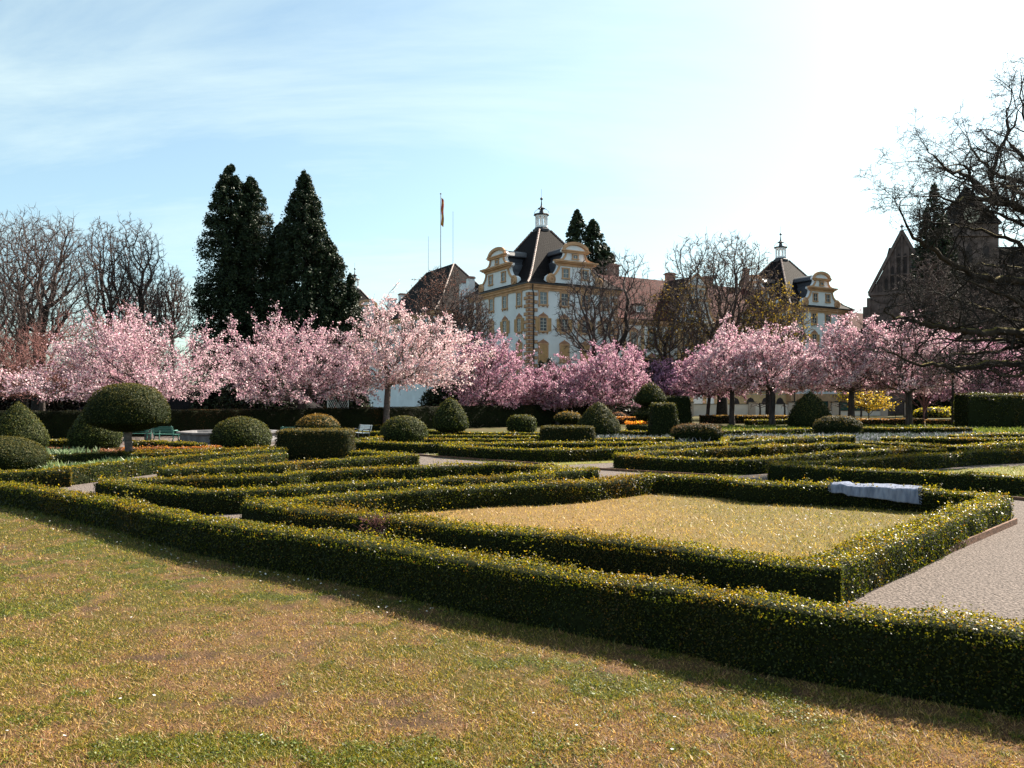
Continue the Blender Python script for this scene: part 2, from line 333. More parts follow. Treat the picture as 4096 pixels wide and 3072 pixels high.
def hedge(name, lines, width, label, group=None, pal=BOX_PAL, wts=(4, 4, 1.1, 0.35, 3), cat='hedge', size_k=1.0, spread=0.8, cover=1.7, shoots=1.0, orange=0.0, leafmat='box_leaf', rough_amp=0.035, parent=None):
    parts = []
    for line in lines:
        Dm = np.mean([math.hypot(p[0], p[1]) for p in line])
        step = 0.12 if Dm < 22 else 0.3
        Q, T, Nn, L = sweep_frames(line, step)
        # stretch both ends by a third of the width
        Q[0, :2] -= T[0] * width * 0.3; Q[-1, :2] += T[-1] * width * 0.3
        n = len(Q)
        # cross-section: up the left side, over the top, down the right side (u 0..1)
        k = 9
        prof = [(-0.5, 0.0), (-0.53, 0.35), (-0.52, 0.7), (-0.47, 0.93), (-0.4, 0.99), (0.4, 0.99), (0.47, 0.93), (0.52, 0.7), (0.53, 0.35), (0.5, 0.0)]
        k = len(prof)
        V = np.zeros((n, k, 3))
        for j, (a, b) in enumerate(prof):
            w = a * (width - 0.07) + (fbm(Q[:, 0] * 1.3 + j, Q[:, 1] * 1.3, 5, 3) - 0.5) * 0.07
            V[:, j, 0] = Q[:, 0] + Nn[:, 0] * w; V[:, j, 1] = Q[:, 1] + Nn[:, 1] * w; V[:, j, 2] = np.maximum(0, b * (Q[:, 2] - 0.03))
        Fi = []
        for i in range(n - 1):
            for j in range(k - 1): Fi.append((i * k + j, i * k + j + 1, (i + 1) * k + j + 1, (i + 1) * k + j))
        Fi = np.array(Fi)
        caps = np.array([[j for j in range(k)][::-1], [(n - 1) * k + j for j in range(k)]])
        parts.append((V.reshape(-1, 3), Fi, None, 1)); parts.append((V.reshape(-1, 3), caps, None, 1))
        # leaves
        D = np.hypot(Q[:, 0], Q[:, 1]); sz = leaf_px(D) * size_k
        per = Q[:, 2] * 2 + width
        area = np.gradient(np.linspace(0, L + width * 0.6, n)) * per
        cnt = area / (sz ** 2) * cover
        tot = int(cnt.sum()); pr = cnt / cnt.sum()
        i = NP.choice(n, tot, p=pr); fr = NP.uniform(-0.5, 0.5, tot)
        ii = np.clip(i + fr, 0, n - 1.001); i0 = ii.astype(int); f = ii - i0
        def lerp(A): return A[i0] * (1 - f)[:, None] + A[i0 + 1] * f[:, None]
        q = lerp(Q); nn = lerp(Nn); h = q[:, 2]; s_ = leaf_px(np.hypot(q[:, 0], q[:, 1])) * size_k
        u = NP.uniform(0, 1, tot) * (2 * h + width)
        side_l = u < h; top = (u >= h) & (u < h + width); side_r = u >= h + width
        w = np.where(side_l, -width / 2, np.where(side_r, width / 2, u - h - width / 2)); z = np.where(side_l, u, np.where(side_r, u - h - width, h))
        # round the shoulders
        nx = np.where(side_l, -1.0, np.where(side_r, 1.0, w / width * 0.5)); nz = np.where(top, 1.0, 0.05)
        sh = np.clip((z / h - 0.85) / 0.15, 0, 1) * (~top); w = w * (1 - 0.1 * sh ** 2); nz = np.where(top, nz, sh * 0.7 + 0.05)
        edge = np.clip((np.abs(w) / (width / 2) - 0.75) / 0.25, 0, 1) * top; z = z - edge ** 2 * 0.035
        bumpn = (fbm(q[:, 0] * 2.1 + w, q[:, 1] * 2.1 + z * 2, 9, 4) - 0.5)
        off = bumpn * rough_amp * 2.4 + NP.normal(0, 0.25, tot) * s_
        Nl = np.stack([nn[:, 0] * nx, nn[:, 1] * nx, nz], 1); Nl /= np.linalg.norm(Nl, axis=1)[:, None]
        Cn = np.stack([q[:, 0] + nn[:, 0] * w, q[:, 1] + nn[:, 1] * w, z], 1) + Nl * off[:, None]
        # stray shoots on the top, gathered in tufts
        tuft = vnoise(q[:, 0] * 5, q[:, 1] * 5, 31) * 0.6 + vnoise(q[:, 0] * 1.1, q[:, 1] * 1.1, 77) * 0.6
        Cn[:, 2] += np.where(top, NP.exponential(1, tot) * np.clip(tuft - 0.5, 0, 1) * 0.085 * shoots * np.minimum(1, 0.5 + s_ / 0.06), 0)
        Cn[:, 2] = np.maximum(Cn[:, 2], 0.01)
        if abs(line[0][0] - line[-1][0]) + abs(line[0][1] - line[-1][1]) > 0.5:     # end faces
            for e, sgn in ((0, -1), (n - 1, 1)):
                se = float(sz[e]); m_ = int(width * Q[e, 2] / se ** 2 * cover)
                ww = NP.uniform(-width / 2, width / 2, m_); zz = NP.uniform(0, Q[e, 2], m_)
                base = Q[e, :2] + T[e] * sgn * 0.02
                ce = np.stack([base[0] + Nn[e, 0] * ww, base[1] + Nn[e, 1] * ww, zz], 1) + NP.normal(0, 0.015, (m_, 3))
                Cn = np.concatenate([Cn, ce]); Nl = np.concatenate([Nl, np.tile([T[e, 0] * sgn, T[e, 1] * sgn, 0.1], (m_, 1))]); s_ = np.concatenate([s_, np.full(m_, se)])
                top = np.concatenate([top, np.zeros(m_, bool)])
        if shoots > 0.9 and Dm < 45:      # young shoots rising out of the clipped top
            m_ = int(L * width * (95 if Dm < 22 else 40) * shoots); i_ = NP.uniform(0, n - 1.01, m_); a0 = i_.astype(int); fr_ = (i_ - a0)[:, None]; q_ = Q[a0] * (1 - fr_) + Q[a0 + 1] * fr_
            keep_ = NP.uniform(0, 1, m_) < np.clip(vnoise(q_[:, 0] * 1.7, q_[:, 1] * 1.7, 15) * 1.6 - 0.35, 0.08, 1); q_ = q_[keep_]; a0 = a0[keep_]; m_ = len(q_)
            w_ = NP.uniform(-width * 0.48, width * 0.48, m_); hh = NP.gamma(2.0, 0.016, m_) + 0.012; kk = 7; lf = leaf_px(np.hypot(q_[:, 0], q_[:, 1])) * size_k
            for j_ in range(kk):
                t_ = (j_ + 0.7) / kk; cs = np.stack([q_[:, 0] + Nn[a0, 0] * w_, q_[:, 1] + Nn[a0, 1] * w_, q_[:, 2] + hh * t_], 1) + NP.normal(0, 0.3, (m_, 3)) * lf[:, None] * 0.7
                Cn = np.concatenate([Cn, cs]); Nl = np.concatenate([Nl, NP.normal(0, 0.7, (m_, 3)) + np.array([0, 0, 0.4])]); s_ = np.concatenate([s_, lf * 0.95]); top = np.concatenate([top, np.ones(m_, bool)])
        Nl = Nl + np.array([0, 0, 0.25])
        col = palette_mix(len(Cn), pal, wts)
        if pal is BOX_PAL:
            young = top & (NP.uniform(0, 1, len(Cn)) < 0.7); col[young] = palette_mix(int(young.sum()), [(0.08, 0.085, 0.012), (0.12, 0.11, 0.016), (0.16, 0.13, 0.022), (0.12, 0.07, 0.018)], [3, 4, 1.6, 1.2])  # new-growth colour, brightened: the sunlit gold of the tops is painted in
        # whole patches turn bronze or paler
        pt = fbm(Cn[:, 0] * 0.7, Cn[:, 1] * 0.7, 41, 3)
        mixo = np.clip((pt - 0.55 + orange) * 4, 0, 1)[:, None] * 0.6 * NP.uniform(0, 1, (len(Cn), 1))
        col = col * (1 - mixo) + np.array([0.14, 0.065, 0.02]) * mixo
        v, f_, c_ = leaf_quads(Cn, Nl, s_ * NP.uniform(0.7, 1.35, len(Cn)), 0.62, col, spread)
        parts.append((v, f_, c_, 0))
    V, F, Cc, Mi = merge(parts)
    me = np_mesh(name, V, F, Cc, Mi)
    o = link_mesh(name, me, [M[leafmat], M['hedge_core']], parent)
    if not parent: tag(o, label, cat, group)
    return o

YEW_PAL = [(0.01, 0.017, 0.005), (0.018, 0.027, 0.007), (0.035, 0.042, 0.01), (0.075, 0.065, 0.016)]
def blob(name, prof, center, D, pal=YEW_PAL, wts=(4, 4, 2, 0.6), sx=1.0, sy=1.0, square=None, rot=0.0, tipcol=None, parent=None, size_k=1.0, leafmat='yew_leaf', amp=0.05, cover=2.2, spread=0.5, coremat='hedge_core'):
    """clipped shape: profile (r, z) turned round; square = superellipse power for boxy plans"""
    pr = np.array(prof, float); seg = np.linalg.norm(np.diff(pr, axis=0), axis=1); s = np.concatenate([[0], np.cumsum(seg)])
    nz_ = 28; tt = np.linspace(0, s[-1], nz_); r = np.interp(tt, s, pr[:, 0]); z = np.interp(tt, s, pr[:, 1]); ka = 40
    th = np.linspace(0, 2 * math.pi, ka, endpoint=False)
    def plan(th):
        if not square: return np.ones_like(th)
        c = np.abs(np.cos(th)); s_ = np.abs(np.sin(th)); return (c ** square + s_ ** square) ** (-1.0 / square)
    def pos(th, rr, zz, shrink=0.0):
        k = plan(th); wob = 1 + (fbm(np.cos(th) * 1.7 + center[0], np.sin(th) * 1.7 + zz * 0.9 + center[1], 3, 3) - 0.5) * amp * 2
        R_ = np.maximum(rr * k * wob - shrink, 0.0)
        x = R_ * np.cos(th) * sx; y = R_ * np.sin(th) * sy
        return np.stack([center[0] + x * math.cos(rot) - y * math.sin(rot), center[1] + x * math.sin(rot) + y * math.cos(rot), center[2] + zz], -1)
    TH, ZI = np.meshgrid(th, np.arange(nz_)); V = pos(TH, r[ZI], z[ZI], 0.05); V[..., 2] = center[2] + z[ZI] * 0.985
    V = V.reshape(-1, 3)
    F = np.array([(i * ka + j, i * ka + (j + 1) % ka, (i + 1) * ka + (j + 1) % ka, (i + 1) * ka + j) for i in range(nz_ - 1) for j in range(ka)])
    # leaves spread evenly over the surface
    sz = 0.0021 * D * size_k
    fine = np.linspace(0, s[-1], 400); rf = np.interp(fine, s, pr[:, 0]); wgt = rf * max(sx, sy) + 0.02; A = 2 * math.pi * float(np.sum((wgt[1:] + wgt[:-1]) * 0.5 * np.diff(fine)))
    n = int(A / sz ** 2 * cover); ti = NP.choice(400, n, p=wgt / wgt.sum()); tv = fine[ti] + NP.uniform(-0.5, 0.5, n) * (s[-1] / 400)
    rr = np.interp(tv, s, pr[:, 0]); zz = np.interp(tv, s, pr[:, 1]); a = NP.uniform(0, 2 * math.pi, n); e = 1e-2
    P0 = pos(a, rr, zz); P1 = pos(a + e, rr, zz); r2 = np.interp(tv + e, s, pr[:, 0]); z2 = np.interp(tv + e, s, pr[:, 1]); P2 = pos(a, r2, z2)
    Nn = np.cross(P1 - P0, P2 - P0); ln = np.linalg.norm(Nn, axis=1)[:, None]; Nn = np.where(ln > 1e-9, Nn / np.maximum(ln, 1e-9), np.array([0, 0, 1.0]))
    out = P0 - np.array([center[0], center[1], center[2] + np.mean(z)]); flip = np.sum(Nn * out, 1) < 0; Nn[flip] *= -1
    P0 = P0 + Nn * NP.normal(0, 0.3, n)[:, None] * sz
    P0[:, 2] = np.maximum(P0[:, 2], 0.005)
    col = palette_mix(n, pal, wts)
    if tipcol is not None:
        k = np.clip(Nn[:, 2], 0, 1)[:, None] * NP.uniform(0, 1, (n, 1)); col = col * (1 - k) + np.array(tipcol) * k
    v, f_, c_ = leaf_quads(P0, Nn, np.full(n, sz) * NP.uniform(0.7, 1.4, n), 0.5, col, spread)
    V2, F2, C2, Mi = merge([(v, f_, c_, 0), (V, F, None, 1)])
    me = np_mesh(name, V2, F2, C2, Mi)
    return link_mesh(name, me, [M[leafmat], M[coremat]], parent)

# ---- branches
def grow(rng, p, d, r, L, lvl, P, out):
    n = P['n'][lvl]; sl = L / n; kids = P['kids'][lvl] if lvl < len(P['kids']) else 0
    st = P['start'][lvl] if lvl < len(P['start']) else 0; slots = [st + (1 - st) * (i + rng.random() * 0.9) / max(kids, 1) for i in range(kids)]
    gn = P['gn'][lvl]; up = P['up'][lvl]; tp = P['tap'][lvl]; ki = 0; rot = rng.random() * 6.28
    for i in range(n):
        d = (d + Vector((rng.gauss(0, gn), rng.gauss(0, gn), rng.gauss(0, gn) * 0.8 + up))).normalized()
        q = p + d * sl; ra = r * (1 - tp * i / n); rb = r * (1 - tp * (i + 1) / n)
        out.append((lvl, p, q, ra, rb))
        while ki < kids and slots[ki] <= (i + 1) / n + 1e-6:
            fr = slots[ki]; ki += 1; rot += 2.4 + rng.gauss(0, 0.4)
            ax = d.cross(Vector((0, 0, 1))) if abs(d.z) < 0.98 else Vector((1, 0, 0))
            ax.normalize(); ang = math.radians(rng.gauss(P['ang'][lvl], P['angv']))
            c = Matrix.Rotation(rot, 3, d) @ (Matrix.Rotation(ang, 3, ax) @ d)
            if P.get('flat') and lvl >= 1: c.z *= P['flat']; c.normalize()
            t = fr * n - i; base = p + (q - p) * max(0, min(1, t))
            cl = L * P['len'][lvl] * (1 - P['fall'] * max(0, fr - st) / (1 - st + 1e-6)) * rng.uniform(0.75, 1.2)
            cr_ = min(r * (1 - tp * fr) * 0.75, r * P['rad'][lvl])
            grow(rng, base, c, cr_, cl, lvl + 1, P, out)
        p = q

def segs_mesh(segs, k):
    n = len(segs); P0 = np.array([s[1] for s in segs]); P1 = np.array([s[2] for s in segs]); R0 = np.array([s[3] for s in segs]); R1 = np.array([s[4] for s in segs])
    d = P1 - P0; d /= np.linalg.norm(d, axis=1)[:, None] + 1e-9; P1 = P1 + d * (R1 * 0.3)[:, None]
    up = np.where(np.abs(d[:, 2:3]) < 0.9, np.array([[0, 0, 1.0]]), np.array([[0, 1.0, 0]])); x = np.cross(d, up); x /= np.linalg.norm(x, axis=1)[:, None]; y = np.cross(x, d)
    th = np.arange(k) * 2 * math.pi / k; ring = x[:, None, :] * np.cos(th)[None, :, None] + y[:, None, :] * np.sin(th)[None, :, None]
    V = np.concatenate([P0[:, None, :] + ring * R0[:, None, None], P1[:, None, :] + ring * R1[:, None, None]], 1).reshape(-1, 3)
    b = np.arange(n)[:, None] * 2 * k; F = []
    for j in range(k):
        j2 = (j + 1) % k; F.append(np.concatenate([b + j, b + j2, b + k + j2, b + k + j], 1))
    return V, np.stack(F, 1).reshape(-1, 4)

def fit(segs, base, width, height, z_low, cx=0.0, depth=None):
    """scale the grown skeleton so that its crown has the wanted width, top and underside"""
    P = np.array([s[2] for s in segs if s[0] >= 2]); cxy = np.median(P[:, :2], axis=0)
    wx = np.percentile(P[:, 0], 98) - np.percentile(P[:, 0], 2); wy = np.percentile(P[:, 1], 98) - np.percentile(P[:, 1], 2); zt = np.percentile(P[:, 2], 99.7)
    sx = width / wx; sy = (depth or width) / wy
    z0 = min(s[1][2] for s in segs if s[0] == 1)
    zb = np.percentile(P[:, 2], 1); zh = zt - z0
    out = []
    full_bow = -cxy[0] * sx + cx
    def f(p):
        t = min(1, max(0, p[2] / max(z0, 0.1))) ** 2
        z = p[2]; bow = full_bow * min(1, max(0, (z - z0) / (zh * 0.5)))
        if z > z0: z = z_low_anchor + (z - z0) * kz
        else: z = z / z0 * z_low_anchor
        return (base[0] + p[0] * (sx * t + (1 - t)) + bow, base[1] + p[1] * (sy * t + (1 - t)), base[2] + z)
    z_low_anchor = z_low; kz = (height - z_low) / (zt - z0)
    return [(l, f(a), f(b), ra, rb) for l, a, b, ra, rb in segs]

CHERRY = dict(n=[4, 6, 5, 4, 3], kids=[8, 9, 7, 4], start=[0.8, 0.2, 0.15, 0.1], gn=[0.04, 0.15, 0.2, 0.24, 0.25], up=[0.0, 0.03, 0.01, 0.0, -0.02],
              tap=[0.3, 0.75, 0.8, 0.85, 0.6], ang=[60, 50, 50, 50], angv=14, len=[2.1, 0.62, 0.52, 0.5], fall=0.45, rad=[0.45, 0.5, 0.5, 0.6])
LIME, OAK, CHERRY = 'lime', 'oak', 'cherry'
def crown_radius(kind, t):
    if kind == 'cherry': return np.where(t < 0.3, 0.72 + 0.28 * np.sin(np.clip(t / 0.3, 0, 1) * math.pi / 2), np.sqrt(np.clip(1 - ((t - 0.3) / 0.72) ** 2.2, 0, 1)))
    if kind == 'lime': return np.clip(np.where(t < 0.55, 0.42 + 0.58 * np.sin(np.clip(t / 0.55, 0, 1) * math.pi / 2), np.sqrt(np.clip(1 - ((t - 0.55) / 0.47) ** 2.4, 0, 1))), 0.02, 1)
    return np.clip(np.where(t < 0.4, 0.55 + 0.45 * np.sin(np.clip(t / 0.4, 0, 1) * math.pi / 2), np.sqrt(np.clip(1 - ((t - 0.4) / 0.62) ** 2.0, 0, 1))), 0.02, 1)

def skeleton(seed, W, Dp, z0, z1, kind, N, alpha, cx, lean, r0, tw, twigs):
    """branches grown as the cheapest network from the trunk top to points spread through the crown"""
    g = np.random.default_rng(seed); lob = dict(cherry=0.75, lime=0.32, oak=0.5)[kind]; fq = dict(cherry=2.6, lime=1.6, oak=2.0)[kind]
    tz = g.uniform(0, 1, N * 3); rr = crown_radius(kind, tz); keep = g.uniform(0, 1, N * 3) < rr ** 1.6; tz = tz[keep][:N]; n = len(tz)
    th = g.uniform(0, 2 * math.pi, n); ro = g.uniform(0, 1, n) ** 0.48
    L_ = 1 + lob * (fbm(np.cos(th) * fq + seed, np.sin(th) * fq + tz * fq * 1.5, seed, 3) - 0.48) * 2
    R_ = crown_radius(kind, tz) * L_ * ro
    top = z0 + (z1 - z0) * tz * (1 + (0.45 if kind == 'cherry' else 0.16) * (fbm(np.cos(th) * 2.2 * ro + 7, np.sin(th) * 2.2 * ro, seed + 3, 3) - 0.55) * 2)
    P = np.stack([cx + R_ * np.cos(th) * W / 2, R_ * np.sin(th) * Dp / 2, top], 1)
    lx = lean[0] * z0 + cx * 0.12; tr = [(0, 0, 0), (lx * 0.2 + g.normal(0, .03), g.normal(0, .03), z0 * 0.35), (lx * 0.6, g.normal(0, .04), z0 * 0.7), (lx, 0, z0)]
    base = np.array(tr[-1]); o = np.argsort(np.linalg.norm((P - base) * np.array([1, 1, 0.9]), axis=1)); P = P[o]
    A = np.zeros((n + 4, 3)); A[:4] = tr; A[4:] = P; par = np.zeros(n + 4, int); par[1:4] = [0, 1, 2]; pl = np.zeros(n + 4); pl[:3] = 1e6; pl[3] = 0
    for i in range(4, n + 4):
        d = A[i] - A[3:i]; L = np.linalg.norm(d, axis=1); cost = L + alpha * pl[3:i] + np.where(d[:, 2] < 0, -d[:, 2] * 0.5, 0)
        j = int(np.argmin(cost)) + 3; par[i] = j; pl[i] = pl[j] + L[j - 3]
    m = n + 4; cnt = np.zeros(m)
    haschild = np.zeros(m, bool); haschild[par[1:]] = True; cnt[~haschild] = 1
    for i in range(m - 1, 0, -1): cnt[par[i]] += cnt[i]
    # straighten the main stems a little
    main = np.full(m, -1); best = np.zeros(m)
    for i in range(4, m):
        if cnt[i] > best[par[i]]: best[par[i]] = cnt[i]; main[par[i]] = i
    for _ in range(3):
        for i in range(4, m):
            if main[i] > 0 and cnt[i] > 2: A[i] = A[i] * 0.4 + (A[par[i]] + A[main[i]]) * 0.3
    tips = cnt[0]; p_ = math.log(tips) / math.log(r0 / tw); r = tw * cnt ** (1 / p_)
    segs = []
    for i in range(1, m):
        a = A[par[i]]; b = A[i]; ra = r[par[i]] if main[par[i]] == i or i < 4 else r[i] * 1.12; rb = r[i]
        lv = 0 if i < 4 else (1 if r[i] > r0 * 0.42 else (2 if r[i] > r0 * 0.16 else 3))
        if i >= 4:
            mid = (a + b) / 2 + g.normal(0, 0.06, 3) * np.linalg.norm(b - a); mid[2] += 0.04 * np.linalg.norm(b - a)
            segs.append((lv, a, mid, ra, (ra + rb) / 2)); segs.append((lv, mid, b, (ra + rb) / 2, rb))
        else: segs.append((lv, a, b, r0 * (1.25 if i == 1 else 1.0), r0 * (1.0 if i < 3 else 0.92)))
    c = np.array([cx * 0.5, 0, z0]); sp = (W * Dp * (z1 - z0) / n) ** (1 / 3)
    for i in range(4, m):
        if cnt[i] > 14: continue
        for k in range(twigs):
            d = A[i] - A[par[i]]; d = d / (np.linalg.norm(d) + 1e-6) + g.normal(0, 0.6, 3) + np.array([0, 0, 0.25 if kind != 'cherry' else 0.05]); d /= np.linalg.norm(d)
            L = sp * g.uniform(0.35, 0.85); a = A[par[i]] + (A[i] - A[par[i]]) * g.uniform(0.2, 1); q = a + d * L * 0.5; e = q + (d + g.normal(0, 0.35, 3)) * L * 0.5
            segs.append((4, a, q, tw * 0.8, tw * 0.65)); segs.append((4, q, e, tw * 0.65, tw * 0.4))
    return segs

def tree(name, label, cat, base, width, height, z_low, P, seed, r0, trunk_h=2.5, group=None, cx=0.0, flowers=0, fsize=0.12, fpal=None, fw=None, bark='bark', twigm='twig', tw=0.012, leaf_lvl=2, fmat='blossom', lean=(0, 0), fjit=0.22, trunk_lvl=1, depth=None, N=None, twigs=3, alpha=0.45):
    rng = random.Random(seed); out = []
    if isinstance(P, str):
        sk = skeleton(seed, width, depth or width * 0.9, z_low, height, P, N or 1500, alpha, cx, lean, r0, tw, twigs); ob = np.array(base)
        segs = [(l, a + ob, b + ob, ra, rb) for l, a, b, ra, rb in sk]; tw = 0.004
    else:
        grow(rng, Vector((0, 0, 0)), Vector((lean[0], lean[1], 1)).normalized(), r0, trunk_h, 0, P, out)
        segs = fit(out, base, width, height, z_low, cx, depth)
    segs = [(l, a, b, max(ra, tw), max(rb, tw * 0.8)) for l, a, b, ra, rb in segs]
    root = empty(name, base); tag(root, label, cat, group)
    inv = np.array(base)
    t_ = [s for s in segs if s[0] <= trunk_lvl]; c_ = [s for s in segs if s[0] > trunk_lvl]
    V, F = segs_mesh(t_, 8)
    # root flare
    link_mesh('trunk', np_mesh('trunk', V - inv, F, smooth=True), M[bark], root)
    big = [s for s in c_ if s[0] == 2]; small = [s for s in c_ if s[0] > 2]
    parts = []
    for g, k in ((big, 5), (small, 3)):
        if g:
            V, F = segs_mesh(g, k); parts.append((V - inv, F, None, 1))
    if flowers:
        sites = [s for s in segs if s[0] >= leaf_lvl]; w = np.array([(np.linalg.norm(np.subtract(s[2], s[1]))) * (1.0 if s[0] > leaf_lvl else 0.5) for s in sites])
        mp_ = np.array([s[2] for s in sites]); w = w * np.clip(fbm(mp_[:, 0] * 1.1 + mp_[:, 1] * 0.7, mp_[:, 2] * 1.3 + mp_[:, 1] * 0.5, seed, 3) * 6 - 2.25, 0.02, 1); i = NP.choice(len(sites), flowers, p=w / w.sum()); A = np.array([s[1] for s in sites])[i]; B = np.array([s[2] for s in sites])[i]
        t = NP.uniform(0, 1, (flowers, 1)); C0 = A + (B - A) * t + NP.normal(0, fjit * 0.5, (flowers, 3)) * NP.uniform(0.2, 1, (flowers, 1))
        col = palette_mix(flowers, fpal, fw or [1] * len(fpal), 0.12)
        v, f_, cc = leaf_quads(C0, NP.normal(0, 1, (flowers, 3)), fsize * NP.uniform(0.6, 1.4, flowers), 0.85, col, 0.3)
        parts.append((v - inv, f_, cc, 0))
    V, F, Cc, Mi = merge(parts)
    link_mesh('crown', np_mesh('crown', V, F, Cc, Mi), [M[fmat], M[twigm]], root)
    return root

def conifer(name, label, base, peaks, seed, pal, n_leaf, fs, group=None, ragged=0.22, trunk_r=0.6, gap=0.0):
    """peaks: list of (dx, dy, height, radius, z_bottom, power); tufts of needles on spreading boughs"""
    rng = np.random.default_rng(seed); root = empty(name, base); tag(root, label, 'conifer tree', group)
    mb = MB(); parts = []; totw = sum(p[2] * p[3] for p in peaks)
    for dx_, dy_, h, R_, zb, pw in peaks:
        mb.tube([(dx_ * 0.6, dy_ * 0.6, 0), (dx_, dy_, h * 0.4), (dx_, dy_, h * 0.97)], [trunk_r, trunk_r * 0.6, 0.05], 8)
        nb = int(900 * h * R_ / totw * len(peaks) ** 0.3) + 150
        zt = zb + (h - zb) * rng.uniform(0, 1, nb) ** 1.15
        th = rng.uniform(0, 2 * math.pi, nb); frac = np.clip((zt - zb) / (h - zb), 0, 1)
        lob = 1 + ragged * (fbm(np.cos(th) * 2 + seed, np.sin(th) * 2 + zt * 0.25, seed, 3) - 0.5) * 2.2
        rr = R_ * np.clip(1 - frac ** pw, 0.02, 1) ** (0.7) * lob
        B = np.stack([dx_ + rr * np.cos(th), dy_ + rr * np.sin(th), zt], 1)
        A = np.stack([np.full(nb, dx_), np.full(nb, dy_), zt + rr * 0.15], 1)
        sg = [(3, a, b, 0.06, 0.02) for a, b in zip(A, B)]
        v, f_ = segs_mesh(sg, 3); parts.append((v, f_, None, 1))
        nl = int(n_leaf * h * R_ / totw)
        i = rng.integers(0, nb, nl); t = 1 - rng.uniform(0, 1, nl) ** 1.5 * 0.8
        Cn = A[i] + (B[i] - A[i]) * t[:, None] + rng.normal(0, 1, (nl, 3)) * np.array([0.26, 0.26, 0.4]) * (0.3 + rr[i] * 0.12)[:, None]
        Cn[:, 2] += t * rr[i] * 0.05
        col = palette_mix(nl, pal, [1] * len(pal), 0.3)
        v, f_, cc = leaf_quads(Cn, rng.normal(0, 1, (nl, 3)), fs * rng.uniform(0.6, 1.5, nl), 0.5, col, 0.2, rng)
        parts.append((v, f_, cc, 0))
    mb.build('trunk', M['dark_bark'], root, smooth=True)
    V, F, Cc, Mi = merge(parts)
    link_mesh('crown', np_mesh('crown', V, F, Cc, Mi), [M['conifer_leaf'], M['dark_bark']], root)
    return root

